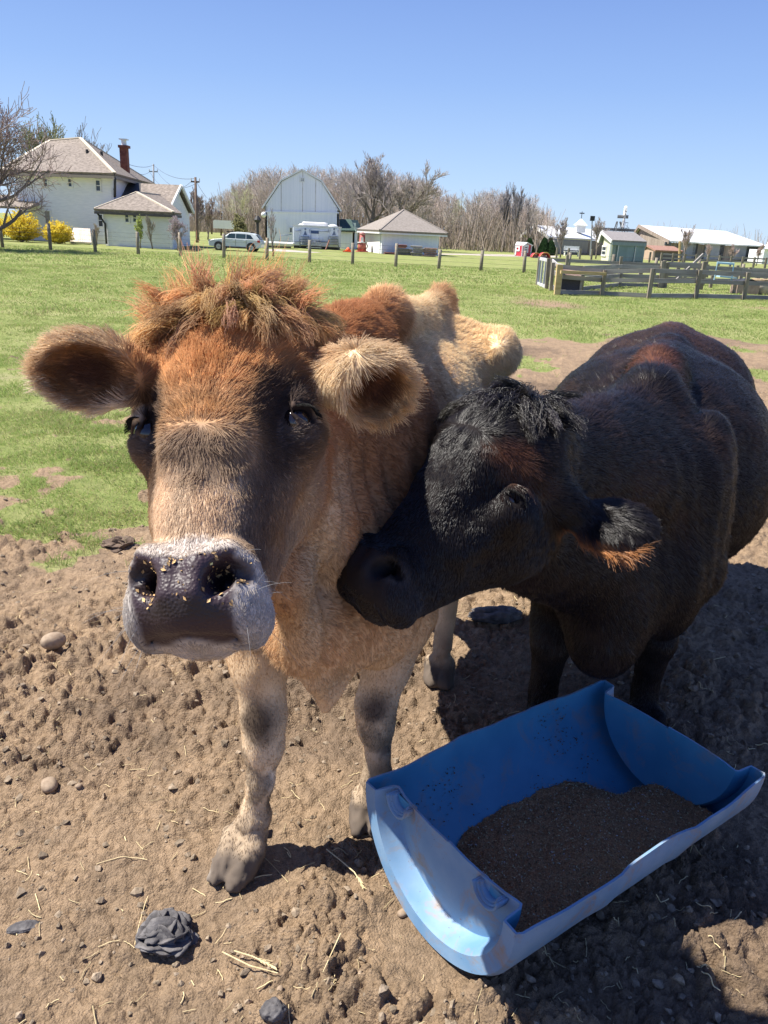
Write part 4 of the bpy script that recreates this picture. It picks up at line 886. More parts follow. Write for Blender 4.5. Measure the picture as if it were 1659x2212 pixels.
# ---------------------------------------------------------------- trough: half a plastic drum, cut lengthwise
TO = np.array([.146, 1.362, .270]); TE = N3((.686, .502, 0)); TW = np.array([TE[1], -TE[0], 0]); TL, TR = .895, .270   # TW points to the near-right side
def tr(s, r, th):          # th = 0 at the near-right rim, pi/2 lowest, pi at the far-left rim
    wob = 1+.012*math.sin(3*s/TL+1)*math.sin(2*th)
    z = -math.sin(th)*r
    top = max(0, 1-abs(math.sin(th))*3.2)
    z += top*(.004*math.sin(s*17+th)+.0016*math.sin(s*41)-.012*math.sin(PI*np.clip(s/TL, 0, 1))*(1 if th < 1.5 else -.3))
    x = math.cos(th)*r*wob+top*(.006*math.sin(s*11+2*th)) 
    return TO+TE*s+TW*x+np.array([0, 0, z])
def trough():
    root = top_empty('feed_trough', TO*np.array([1, 1, 0]), 'blue trough made from half a plastic barrel holding brown feed', 'trough')
    prof = [(.040, .0), (.038, .06), (.040, .12), (.046, .175), (.052, .200), (.054, .212), (.048, .2165), (.012, .2215), (-.002, .2255), (-.004, .262), (.010, (TR+.0005))]
    for k in range(1, 29):
        s = .010+(TL-.02)*k/29; rib = .004*math.exp(-((s/TL-.34)*40)**2)+.004*math.exp(-((s/TL-.66)*40)**2); prof.append((s, (TR+.0005)+rib))
    prof += [(TL-a, b) for a, b in prof[10::-1]]
    P = np.array(prof); t = np.gradient(P, axis=0); t /= np.linalg.norm(t, axis=1, keepdims=True); nrm = np.stack([-t[:, 1], t[:, 0]], 1)   # left of travel = outwards
    inn = P-nrm*.0055; inn[:, 1] = np.maximum(inn[:, 1], 0); n = len(P); nt_ = 40
    V = []; 
    for ring in (P, inn):
        for i in range(n):
            for j in range(nt_+1): V.append(tr(ring[i, 0], ring[i, 1], PI*j/nt_))
    def idx(q, i, j): return q*n*(nt_+1)+i*(nt_+1)+j
    F = []; mi = []
    for q in (0, 1):
        for i in range(n-1):
            for j in range(nt_):
                F.append((idx(q, i, j), idx(q, i+1, j), idx(q, i+1, j+1), idx(q, i, j+1))[::(1 if q else -1)]); mi.append(q)
    for i in range(n-1):
        for j in (0, nt_): F.append((idx(0, i, j), idx(0, i+1, j), idx(1, i+1, j), idx(1, i, j))); mi.append(0)
    me = bpy.data.meshes.new('shell'); me.from_pydata([tuple(map(float, v)) for v in V], [], F); me.materials.append(M_out); me.materials.append(M_in)
    me.polygons.foreach_set('material_index', np.array(mi, np.int32)); me.polygons.foreach_set('use_smooth', np.ones(len(F), bool))
    me.update(); sh = own(root, link('shell', me))
    md = sh.modifiers.new('sharp', 'EDGE_SPLIT'); md.split_angle = math.radians(50)
    # bung collars: two threaded necks sliced in half by the cut
    for x, lb in ((-.165, 1), (.150, 1)):
        mb = MB(); c = TO+TE*.046+TW*x+np.array([0, 0, -.003])
        for (ra, rb, s0, s1) in ((.040, .034, -.030, .006), (.033, .029, -.024, .006), (.0285, .025, -.018, .006)):
            m = 16; ring = [(ra, s0), (ra, s1), (rb, s1), (rb, s0)]; VV = []
            for j in range(m+1):
                a = -PI*j/m
                for (rr, ss) in ring: VV.append(c+TE*ss+TW*(math.cos(a)*rr)+np.array([0, 0, math.sin(a)*rr]))
            FF = [(j*4+k, j*4+(k+1) % 4, (j+1)*4+(k+1) % 4, (j+1)*4+k) for j in range(m) for k in range(4)]+[(0, 1, 2, 3), (m*4+3, m*4+2, m*4+1, m*4)]
            mb.add(VV, FF)
        mb.obj('bung_collar', M_out, root, True)
        mb = MB(); VV = [c-TE*.004]+[c-TE*.004+TW*(math.cos(-PI*j/16)*.026)+np.array([0, 0, math.sin(-PI*j/16)*.026]) for j in range(17)]
        mb.add(VV, [(0, j, j+1) for j in range(1, 17)]); mb.obj('bung_hole', M_in, root)
    return root
def plastic(name, c1, c2, rough, dirt=.5):
    m = mat(name, c1, rough, c2, 9, 8, .32, .68, bump=.10, bscale=70, bdist=.003, spec=.35); nt = m.node_tree; b = nt.nodes['Principled BSDF']; L = nt.links.new
    src = b.inputs['Base Color'].links[0].from_socket; tc = nt.nodes.new('ShaderNodeTexCoord')
    n = nt.nodes.new('ShaderNodeTexNoise'); n.inputs['Scale'].default_value = 10; n.inputs['Detail'].default_value = 9; n.inputs['Roughness'].default_value = .72; L(tc.outputs['Object'], n.inputs['Vector'])
    n.inputs['Distortion'].default_value = .6
    r = nt.nodes.new('ShaderNodeMapRange'); r.inputs[1].default_value = .52; r.inputs[2].default_value = .66; r.inputs[4].default_value = dirt; L(n.outputs[0], r.inputs[0])
    mx = nt.nodes.new('ShaderNodeMix'); mx.data_type = 'RGBA'; mx.inputs[7].default_value = (.30, .22, .16, 1); L(r.outputs[0], mx.inputs[0]); L(src, mx.inputs[6])
    n2 = nt.nodes.new('ShaderNodeTexNoise'); n2.inputs['Scale'].default_value = 150; n2.inputs['Detail'].default_value = 3; L(tc.outputs['Object'], n2.inputs['Vector'])
    r2 = nt.nodes.new('ShaderNodeMapRange'); r2.inputs[1].default_value = .70; r2.inputs[2].default_value = .74; r2.inputs[4].default_value = .8; L(n2.outputs[0], r2.inputs[0])
    m2 = nt.nodes.new('ShaderNodeMix'); m2.data_type = 'RGBA'; m2.inputs[7].default_value = (.12, .08, .055, 1); L(r2.outputs[0], m2.inputs[0]); L(mx.outputs[2], m2.inputs[6]); L(m2.outputs[2], b.inputs['Base Color'])
    return m
M_out = plastic('faded_blue_plastic', (.12, .25, .42), (.22, .335, .47), .55, .85)
M_in = plastic('blue_plastic', (.050, .21, .37), (.075, .265, .44), .45, .45)
trough()
def feed():
    rg = np.random.default_rng(31); ns, nw = 170, 110
    S_ = np.linspace(.055, TL-.055, ns)[:, None]*np.ones((1, nw)); U = np.ones((ns, 1))*np.linspace(-1, 1, nw)[None]
    P0 = np.stack([S_*6, U*2, 0*U], -1); lvl = .084+.024*fbm(P0, 3)+.020*U-.055*sm(-S_, -.16, -.05)*0-.07*sm(S_, .62, .82)*sm(-U, -.2, .8)-.05*(1-sm(S_, .10, .30))*sm(-U, -.2, .9)
    half = np.sqrt(np.clip((TR-.008)**2-(TO[2]-lvl)**2, 0, 1)); X = U*half
    z = lvl+.006*fbm(np.stack([S_*60, X*60, 0*X], -1), 3)+.002*rg.normal(size=X.shape)
    V = (TO*np.array([1, 1, 0]))+TE*S_[..., None]+TW*X[..., None]+np.array([0, 0, 1])*z[..., None]; i = np.arange(ns*nw).reshape(ns, nw)
    F = np.stack([i[:-1, :-1], i[:-1, 1:], i[1:, 1:], i[1:, :-1]], -1).reshape(-1, 4)
    m = mat('feed_grain', (.19, .10, .045), .9, (.46, .27, .13), 240, 4, .3, .7, bump=.8, bscale=300, bdist=.004); V = V.reshape(-1, 3)
    # flakes and grains strewn on top
    n = 9000; k = rg.integers(0, len(V), n); c = V[k]+rg.normal(size=(n, 3))*[.003, .003, .0015]+[0, 0, .002]; a = rg.normal(size=(n, 3)); b = rg.normal(size=(n, 3)); a[:, 2] *= .5; b[:, 2] *= .5
    a = N3r(a)*(.0018+.0024*rg.random((n, 1))); b = N3r(b)*.0018; T = np.stack([c-a, c+b, c+a, c-b], 1).reshape(-1, 3); Fq = np.arange(4*n).reshape(-1, 4)
    tone = np.array([.42, .26, .14])*np.exp(rg.normal(size=(n, 1))*.6); tone = np.repeat(np.clip(tone, 0, .5), 4, 0)
    # stuck to the wall
    nw_ = 700; s = rg.uniform(.1, TL-.1, nw_); th = PI*(1-np.clip(np.abs(rg.normal(size=nw_))*.09+.03, 0, .35)); th = np.where(rg.random(nw_) < .5, PI*rg.uniform(.70, .93, nw_), th)
    keep = fbm(np.stack([s*9, th*5, 0*s], 1), 2) > .05; s, th = s[keep], th[keep]
    c = np.array([tr(a_, TR-.009, b_) for a_, b_ in zip(s, th)]); n3 = len(c); a = N3r(rg.normal(size=(n3, 3)))*.003; b = N3r(rg.normal(size=(n3, 3)))*.0025
    T2 = np.stack([c-a, c+b, c+a, c-b], 1).reshape(-1, 3); F2 = np.arange(4*n3).reshape(-1, 4); t2 = np.repeat(np.array([.13, .085, .055])*np.exp(rg.normal(size=(n3, 1))*.4), 4, 0)
    base = mesh_np('feed_bed', V, F, m); fl = mesh_np('feed_flakes', np.concatenate([T, T2]), np.concatenate([Fq, F2+len(T)]), mat_attr('feed_flake'), smooth=False, cols={'col': np.concatenate([tone, t2])})
    root = top_empty('feed', TO*np.array([1, 1, 0]), 'brown crumbly cattle feed filling the bottom of the blue trough', 'feed'); own(root, base); own(root, fl); base['kind'] = fl['kind'] = 'stuff'
feed()
# ---------------------------------------------------------------- far side of the field
def k1(x, y): return x/2.749, 192+y/2.749
def k2(x, y): return 466.3+x/3.024, 301.7+y/3.024
def k3(x, y): return 987.4+x/2.471, 356.6+y/2.471
def zat(uv, y): return at(uv[0], uv[1], y)
def xy(uv, y): p = at(uv[0], uv[1], y); return np.array([p[0], p[1], 0])
M_white = mat('white_clapboard', (.72, .73, .75), .75, (.80, .80, .81), 2.5, bump=.3, bscale=8, stretch=(1, 1, 6), bdist=.03)
M_boards = mat('white_painted_boards', (.80, .82, .87), .8, (.87, .88, .92), 1.2, bump=.25, bscale=3, stretch=(5, 5, .15), bdist=.03)
M_trim = mat('white_trim', (.72, .72, .70), .6, (.78, .78, .76), 3)
M_shing = mat('wood_shingles', (.14, .118, .098), .95, (.31, .262, .225), 5.5, 8, .3, .7, bump=.6, bscale=14, bdist=.05, stretch=(1, 1, 2.5))
M_shing2 = mat('grey_shingles', (.20, .175, .15), .95, (.30, .265, .235), 6, 8, .3, .7, bump=.5, bscale=14, bdist=.04, stretch=(1, 1, 2.5))
M_ridge = mat('pale_ridge_caps', (.50, .43, .33), .8, (.62, .55, .44), 8)
M_brick = mat('red_brick', (.14, .045, .030), .85, (.24, .09, .06), 9, bump=.4, bscale=30)
M_glass = mat('dark_window_glass', (.02, .03, .04), .25, (.07, .09, .12), .9, spec=.35)
M_grey = mat('weathered_post', (.19, .165, .13), .9, (.32, .28, .22), 12, stretch=(1, 1, .12), bump=.5, bscale=60, bdist=.006, jit=.15)
M_rail = mat('weathered_rail', (.24, .22, .21), .9, (.36, .335, .31), 10, stretch=(.12, .12, 1), bump=.4, bscale=50, bdist=.006, jit=.14)
M_newwood = mat('fresh_yellow_wood', (.42, .30, .13), .8, (.55, .42, .22), 10, stretch=(.2, .2, 1))
M_metal = mat('galvanised_metal', (.36, .38, .40), .4, (.50, .52, .54), 8, metal=.6)
M_dark = mat('dark_shade_metal', (.03, .03, .033), .6, (.05, .05, .05), 5)
M_roofw = mat('white_metal_roof', (.74, .74, .72), .4, (.80, .80, .78), 3, stretch=(8, .2, .2))
M_greenroof = mat('dark_green_shingles', (.035, .06, .05), .9, (.06, .10, .085), 6)
M_bark = mat('bare_bark', (.13, .105, .085), .95, (.24, .20, .165), 6, bump=.5, bscale=20)
class Wall:
    """upright wall plane from a to b (ground points), z from 0 to h"""
    def __init__(s, a, b): s.a = np.array([a[0], a[1], 0.]); s.b = np.array([b[0], b[1], 0.]); s.e = N3(s.b-s.a); s.n = np.array([s.e[1], -s.e[0], 0.]); s.R = np.stack([s.e, -s.n, [0, 0, 1]])
    def hit(s, uv): d = ray(*uv); t = ((s.a-cC)@s.n)/(d@s.n); p = cC+d*t; return p
def solid_wall(name, W, zt, m, root, th=.15, z0=-.3, cls=None):
    mb = MB(); c = (W.a+W.b)/2-W.n*th/2; mb.box(c+[0, 0, (zt+z0)/2], (np.linalg.norm(W.b-W.a), th, zt-z0), W.R); return mb.obj(name, m, root)
def window(W, uv0, uv1, root, rows=2, cols=1, name='window', frame=M_trim, glass=M_glass, fw=.07):
    p, q = W.hit(uv0), W.hit(uv1); w = abs((q-p)@W.e); h = abs(p[2]-q[2]); c = (p+q)/2
    mb = MB()
    for sx in (-1, 1): mb.box(c+W.e*sx*w/2+W.n*.03, (fw, .08, h+fw), W.R)
    for sz in (-1, 1): mb.box(c+[0, 0, sz*h/2]+W.n*.034, (w+fw*1.6, .085, fw), W.R)
    for i in range(1, rows): mb.box(c+[0, 0, -h/2+h*i/rows]+W.n*.025, (w, .05, fw*.55), W.R)
    for i in range(1, cols): mb.box(c+W.e*(-w/2+w*i/cols)+W.n*.025, (fw*.5, .045, h), W.R)
    f = mb.obj(name, frame, root)
    g = MB().box(c+W.n*.012, (w, .02, h), W.R).obj('pane', glass); g.parent = f
    return f
def roof(name, polys, m, root, th=.14):
    mb = MB()
    for P in polys: mb.slab(P, th)
    return mb.obj(name, m, root)
def ridge(name, segs, m, root, w=.16):
    mb = MB()
    for a, b in segs: mb.bar(np.asarray(a)+[0, 0, .15], np.asarray(b)+[0, 0, .15], w, .06)
    return mb.obj(name, m, root)
def pipe(name, pts, r, m, root): return MB().tube(pts, r, 8).obj(name, m, root, True)
def V3(p, z): return np.array([p[0], p[1], z])
def lerp(a, b, t): return np.asarray(a)*(1-t)+np.asarray(b)*t

def farmhouse():
    A, B, C_ = xy(k1(130, 890), 52.), xy(k1(692, 890), 50.), xy(k1(868, 880), 61.); D = A+(C_-B)
    root = top_empty('farmhouse', (A+B)/2, 'two-storey white clapboard farmhouse with brown hipped roof and brick chimney', 'house')
    Wf, Ws, Wl = Wall(A, B), Wall(B, C_), Wall(D, A); ze = Wf.hit(k1(692, 512))[2]
    solid_wall('wall', Wf, ze, M_white, root); solid_wall('wall', Ws, ze, M_white, root); solid_wall('wall', Wl, ze, M_white, root); solid_wall('wall', Wall(C_, D), ze, M_white, root)
    o = .55; e, n = Wf.e, Wf.n; s2 = Ws.e
    a, b, c, d = [V3(p, ze-.05) for p in (A-e*o+n*o, B+e*o+n*o, C_+e*o-n*o, D-e*o-n*o)]
    mid = (A+B+C_+D)/4; pk = zat(k1(478, 305), mid[1]-1); pk2 = zat(k1(300, 322), mid[1]+1.5); P1 = V3(pk, pk[2]); P2 = V3(pk2, pk[2]-.02)
    roof('roof', [(a, b, P1, P2), (b, c, P1), (c, d, P2, P1), (d, a, P2)], M_shing, root); ridge('ridge_cap', [(b, P1), (P1, P2), (c, P1), (a, P2)], M_ridge, root, .22)
    mb = MB()
    for p, q in ((a, b), (b, c), (d, a)): mb.bar(p-[0, 0, .10], q-[0, 0, .10], .14, .16)
    mb.obj('gutter', mat('brown_gutter', (.22, .19, .16), .7), root)
    mb = MB().add([V3(A-e*o+n*o, ze-.16), V3(B+e*o+n*o, ze-.16), V3(C_+e*o-n*o, ze-.16), V3(D-e*o-n*o, ze-.16)], [(0, 1, 2, 3)]); mb.obj('soffit', M_trim, root)
    window(Wf, k1(404, 532), k1(433, 583), root); window(Wf, k1(568, 540), k1(603, 609), root); window(Wf, k1(256, 528), k1(288, 580), root)
    window(Wf, k1(582, 742), k1(618, 820), root); window(Wf, k1(264, 722), k1(308, 806), root, 1, 1, 'door', M_trim, mat('grey_door', (.30, .28, .25), .6)); window(Wf, k1(160, 530), k1(186, 580), root)
    # chimney
    cb = zat(k1(741, 470), 55.5); ct = zat(k1(737, 338), 55.5); w = .46
    ch = MB().box(((cb[0]+ct[0])/2, 55.5, (cb[2]+ct[2])/2-.5), (w, w, ct[2]-cb[2]+1.0)).box((ct[0], 55.5, ct[2]-.06), (w+.16, w+.16, .16)).obj('chimney', M_brick, root)
    MB().tube([ct+[0, 0, .0], ct+[0, 0, .35]], .17, 10).box(ct+[0, 0, .38], (.5, .5, .06)).obj('chimney_cap', M_trim, root)
    for q in (k1(518, 385), k1(604, 397)): p = zat(q, 53.2 if q[0] < 200 else 54); MB().tube([p-[0, 0, .5], p+[0, 0, .25]], .09, 8).obj('vent_pipe', M_dark, root)
    p = Wf.hit(k1(690, 520))+Wf.n*.12; g0 = V3(B+Ws.n*.12+e*.1, 0); t = zat(k1(686, 545), 50.6)
    pipe('downspout', [V3(B+e*.6+n*.6, ze-.2), V3(B+e*.12+n*.05, ze-1.2), V3(B+e*.12+n*.05, 3.2)], .075, M_dark, root)
    # stone footing
    # porch at the left
    q = xy(k1(0, 880), 50.5); z = zat(k1(40, 690), 50.5)[2]
    roof('porch_roof', [(V3(q-[3, .5, 0], z-.2), V3(q+[2.2, -.5, 0], z-.2), V3(q+[2.2, 3, 0], z+.5), V3(q+[-3, 3, 0], z+.5))], M_shing, root)
    for x in (-2.6, -.6, 1.9): MB().box(V3(q+[x, -.2, 0], (z-.2)/2), (.14, .14, z-.2)).obj('porch_post', M_trim, root)
    # front wing with its own hipped roof
    wa, wb, wc = xy(k1(628, 915), 48.2), xy(k1(1025, 932), 47.0), xy(k1(1050, 928), 49.6)
    wr = top_empty('house_wing', (wa+wb)/2, 'low white wing of the farmhouse with small hipped and gabled brown roofs', 'house wing')
    W1, W2 = Wall(wa, wb), Wall(wb, wc); z1 = W1.hit(k1(628, 724))[2]
    solid_wall('wall', W1, z1, M_white, wr); solid_wall('wall', W2, z1, M_white, wr); wd = wa+(wc-wb); solid_wall('wall', Wall(wd, wa), z1, M_white, wr)
    o = .35; a, b = V3(wa-W1.e*o+W1.n*o, z1-.04), V3(wb+W1.e*o+W1.n*o, z1-.04); c, d = V3(wc+W1.e*o, z1-.04), V3(wd-W1.e*o, z1-.04)
    P = zat(k1(812, 628), 49.6); P2 = P+np.array([.5, 3.2, 0])
    roof('roof', [(a, b, P), (b, c, P2, P), (d, a, P, P2)], M_shing, wr); ridge('ridge_cap', [(a, P), (b, P), (P, P2)], M_ridge, wr)
    mb = MB(); mb.bar(a-[0, 0, .08], b-[0, 0, .08], .12, .14).bar(b-[0, 0, .08], c-[0, 0, .08], .12, .14); mb.obj('gutter', M_dark, wr)
    window(W1, k1(742, 738), k1(772, 794), wr, 2, 1); window(W1, k1(789, 738), k1(818, 794), wr, 2, 1)
    pipe('downspout', [V3(wa-W1.e*.25+W1.n*.3, z1-.1), V3(wa+W1.e*.1+W1.n*.08, z1-.7), V3(wa+W1.e*.1+W1.n*.08, .1)], .06, M_dark, wr)
    # gabled part behind
    r0, r1 = zat(k1(838, 573), 55.), zat(k1(1073, 583), 53.5); ev0, ev1 = zat(k1(838, 690), 51.3), zat(k1(1006, 727), 50.8); ev2 = r1+(r1-ev1)*np.array([1, 1, 0])+[0, 0, ev1[2]-r1[2]]; ev3 = r0+(r0-ev0)*np.array([1, 1, 0])+[0, 0, ev0[2]-r0[2]]
    ex0, exr = ev0-[2.6, 0, 0], r0-[2.9, 0, 0]
    roof('gable_roof', [(ev0, ev1, r1, r0)], M_shing, wr); roof('gable_roof', [(ev3, ev2, r1, r0)], M_shing, wr)
    s = zat(k1(715, 655), 52.3); roof('gable_roof', [(s, ev0, r0, zat(k1(765, 570), 55.))], M_dark, wr)  # shaded side slope: its shade is put in as a near-black material
    g = [ev1-[.0, 0, .1], r1-[0, 0, .1], ev2-[0, 0, .1]]; gb = [V3(ev1, 0), *g, V3(ev2, 0)]; MB().prism([p+np.array([-.25, 0, 0]) for p in gb], (-.15, .05, 0)).obj('gable_wall', M_white, wr)
    MB().bar(ev1+[.05, -.1, .05], r1+[.05, -.1, .05], .10, .20).bar(ev2+[.05, .1, .05], r1+[.05, .1, .05], .10, .20).obj('rake_board', M_trim, wr)
    # slanted cellar doors
    q = [zat(k1(412, 908), 48.6), zat(k1(545, 910), 48.2), zat(k1(538, 856), 49.6), zat(k1(440, 853), 50.)]; q = [V3(p, z) for p, z in zip(q, (.1, .1, .85, .85))]
    cr = top_empty('cellar_door', q[0], 'slanted pale plank cellar hatch against the farmhouse wall', 'hatch')
    for i in range(10):
        t0, t1 = i/10+.004, (i+1)/10-.006; MB().slab([lerp(q[0], q[1], t0), lerp(q[0], q[1], t1), lerp(q[3], q[2], t1), lerp(q[3], q[2], t0)], .04).obj('plank', M_plank, cr)
    MB().prism([V3(q[1], 0), q[1], q[2], V3(q[2], 0)], (-.08, 0, 0)).prism([V3(q[0], 0), q[0], q[3], V3(q[3], 0)], (.08, 0, 0)).obj('cheek', M_trim, cr)
M_plank = mat('pale_planks', (.50, .43, .36), .8, (.66, .58, .50), 5, jit=.12)

def barn():
    a, b = xy(k2(323, 700), 69.), xy(k2(803, 716), 69.); W = Wall(a, b); root = top_empty('gambrel_barn', (a+b)/2, 'tall white barn with a rounded gambrel roof and one small loft window', 'barn')
    pts = [W.hit(k2(*q)) for q in ((323, 700), (323, 432), (428, 275), (563, 202), (688, 276), (803, 462), (803, 716))]; pts[0][2] = pts[-1][2] = -.3
    back = N3((a+b)/2)*16
    MB().prism(pts, -W.n*.2).obj('front_wall', M_boards, root); MB().prism([p+back for p in pts], W.n*.2).obj('rear_wall', M_boards, root)
    for p, q in ((pts[0], pts[1]), (pts[5], pts[6])): MB().prism([p, q, q+back, p+back], W.e*(.15 if p is pts[0] else -.15)).obj('side_wall', M_boards, root)
    rp = [W.hit(k2(*q))+W.n*.10 for q in ((303, 447), (424, 268), (563, 196), (692, 269), (820, 468))]
    for i in range(4): MB().slab([rp[i], rp[i+1], rp[i+1]+back-W.n*.5, rp[i]+back-W.n*.5], .07).obj('roof', M_shing2, root)
    mb = MB()
    for i in range(4): mb.bar(rp[i]+W.n*.04, rp[i+1]+W.n*.04, .07, .12)
    mb.obj('rake_board', M_trim, root)
    # vertical boards proud of one another: cover strips
    for i in range(34):
        x = 329+14*i; top = np.interp(x, [323, 428, 563, 688, 803], [432, 275, 202, 276, 462])+6; p, q = W.hit(k2(x, top)), W.hit(k2(x, 474)); MB().box((p+q)/2+W.n*.02, (.05, .04, abs(p[2]-q[2])), W.R).obj('cover_strip', M_strip if i in (7, 17, 23) else M_boards, root)
    p, q = W.hit(k2(323, 470)), W.hit(k2(803, 478)); MB().bar(p+W.n*.05, q+W.n*.05, .07, .10).obj('drip_board', M_boards, root)
    window(W, k2(550, 250), k2(578, 275), root, 2, 3); window(W, k2(483, 574), k2(499, 607), root, 1, 1)
    # sliding door leaf outline
    p, q = W.hit(k2(460, 520)), W.hit(k2(460, 700)); MB().box((p+q)/2+W.n*.06, (.08, .08, abs(p[2]-q[2])), W.R).obj('door_edge', M_boards, root)
    # lean-to
    c, d = xy(k2(806, 718), 68.5), xy(k2(903, 720), 68.5); W3 = Wall(c, d); lr = top_empty('lean_to', (c+d)/2, 'small white lean-to with dark green roof at the right side of the tall barn', 'shed')
    zt = W3.hit(k2(806, 601))[2]; solid_wall('wall', W3, zt, M_boards, lr); solid_wall('wall', Wall(d, d+[0, 5, 0]), zt, M_boards, lr)
    zr = zat(k2(866, 530), 71.)[2]; u, v = zat(k2(806, 601), 68.2), zat(k2(908, 603), 68.2); r0, r1 = zat(k2(807, 527), 71.), zat(k2(868, 529), 71.)
    roof('roof', [(u, v, r1+[0.2, 0, 0], r0)], M_greenroof, lr, .12); f1 = zat(k2(917, 530), 73.5); roof('roof', [(v, v+[.35, 5, 0], f1, r1)], mat('green_shingles', (.14, .19, .16), .9, (.20, .26, .22), 5), lr, .12)
    return W
M_strip = mat('rust_stained_strip', (.42, .38, .38), .8, (.60, .58, .58), 3)
def restroom_trailer():
    a, b = xy(k2(503, 700), 64.), xy(k2(803, 700), 64.); W = Wall(a, b); root = top_empty('restroom_trailer', (a+b)/2, 'white portable restroom trailer with steps and railings in front of the tall barn', 'trailer')
    zt, zb = W.hit(k2(600, 566))[2], W.hit(k2(600, 694))[2]; L = np.linalg.norm(b-a); c = (a+b)/2-W.n*1.1
    M_tr = mat('white_trailer_panel', (.70, .74, .80), .45, (.76, .79, .84), 2); MB().box(c+[0, 0, (zt+zb)/2], (L, 2.2, zt-zb), W.R).obj('body', M_tr, root, bev=.04)
    MB().box(c+[0, 0, zt+.03], (L+.08, 2.3, .10), W.R).obj('roof_edge', M_trim, root); MB().box(c+[0, 0, zb/2-.05], (L*.97, 2.0, zb+.1), W.R).obj('skirt', M_dark, root)
    for x, w in ((585, 54), (647, 50), (773, 50)):
        p, q = W.hit(k2(x-w/2, 578)), W.hit(k2(x+w/2, 692)); cc = (p+q)/2; d = MB().box(cc+W.n*.03, (abs((q-p)@W.e), .06, abs(p[2]-q[2])), W.R).obj('door', M_tr, root, bev=.02)
        e = W.hit(k2(x, 604)); s = MB(); 
        if x == 647: s.box(e+W.n*.075, (.62, .02, .22), W.R)
        else: s.tube([e+W.n*.07+[0, 0, .22], e+W.n*.10+[0, 0, .22]], .07, 10); s.prism([e+W.n*.07+[0, 0, .14], e+W.n*.07-W.e*.14-[0, 0, .22], e+W.n*.07+W.e*.14-[0, 0, .22]], W.n*.02)
        g = s.obj('door_sign', mat('sign_blue', (.06, .10, .22), .5) if x == 647 else M_railm, root)
    for x, y, r in ((573, 562, .42), (765, 568, .38)): p = zat(k2(x, y), 65.); bo = ball_obj('roof_vent', p, r, M_trim, 10, (1, 1, .45)); own(root, bo)
    p = zat(k2(647, 557), 65.); MB().box(p, (1.9, 1.2, .42)).obj('air_conditioner', M_trim, root, bev=.08)
    for x0, x1 in ((555, 618), (742, 803)):                                # folding stairs up against the doors
        for x in (x0, x1): p, q = W.hit(k2(x-5, 588)), W.hit(k2(x, 700)); pipe('handrail', [p+W.n*.1, lerp(p, q, .45)+W.n*.5, q+W.n*.5], .035, M_railm, root)
        for i in range(4): p, q = W.hit(k2(x0, 634+17*i)), W.hit(k2(x1, 634+17*i)); MB().bar(p+W.n*.28, q+W.n*.28, .28, .05).obj('step', M_railm if x0 < 700 else mat_step, root)
    for x0, x1, y in ((518, 555, 594), (675, 742, 598), (518, 555, 666), (618, 700, 668), (675, 742, 668)): p, q = W.hit(k2(x0, y)), W.hit(k2(x1, y)); pipe('handrail', [p+W.n*.09, q+W.n*.09], .03, M_railm, root)
    for i in range(4): p = V3(W.hit(k2(650, 700)), .12+.19*i)+W.n*(1.05-.25*i); MB().box(p, (1.15, .28, .05), W.R).obj('step', M_metal, root)
    p = V3(W.hit(k2(497, 700)), 0); pipe('handrail', [p+W.n*.3+[0, 0, 1.0], p-W.e*.9+W.n*.3+[0, 0, .85], p-W.e*.95+W.n*.3], .03, M_railm, root)
    for i in range(3): MB().box(p-W.e*(.2+.28*i)+[0, 0, .5-.17*i], (.28, .8, .05), W.R).obj('step', M_metal, root)
    p = zat(k2(742, 655), 62.5); q = zat(k2(716, 722), 62.3); tag(MB().bar(V3(q, 0), p, .10, .06).obj('leaning_board', mat('brown_board', (.24, .12, .09), .8)), 'brown board leaning against the trailer steps', 'board')
M_railm = mat('blue_grey_rail', (.12, .16, .24), .5, (.17, .21, .30), 4); mat_step = mat('grey_green_step', (.28, .30, .28), .7)
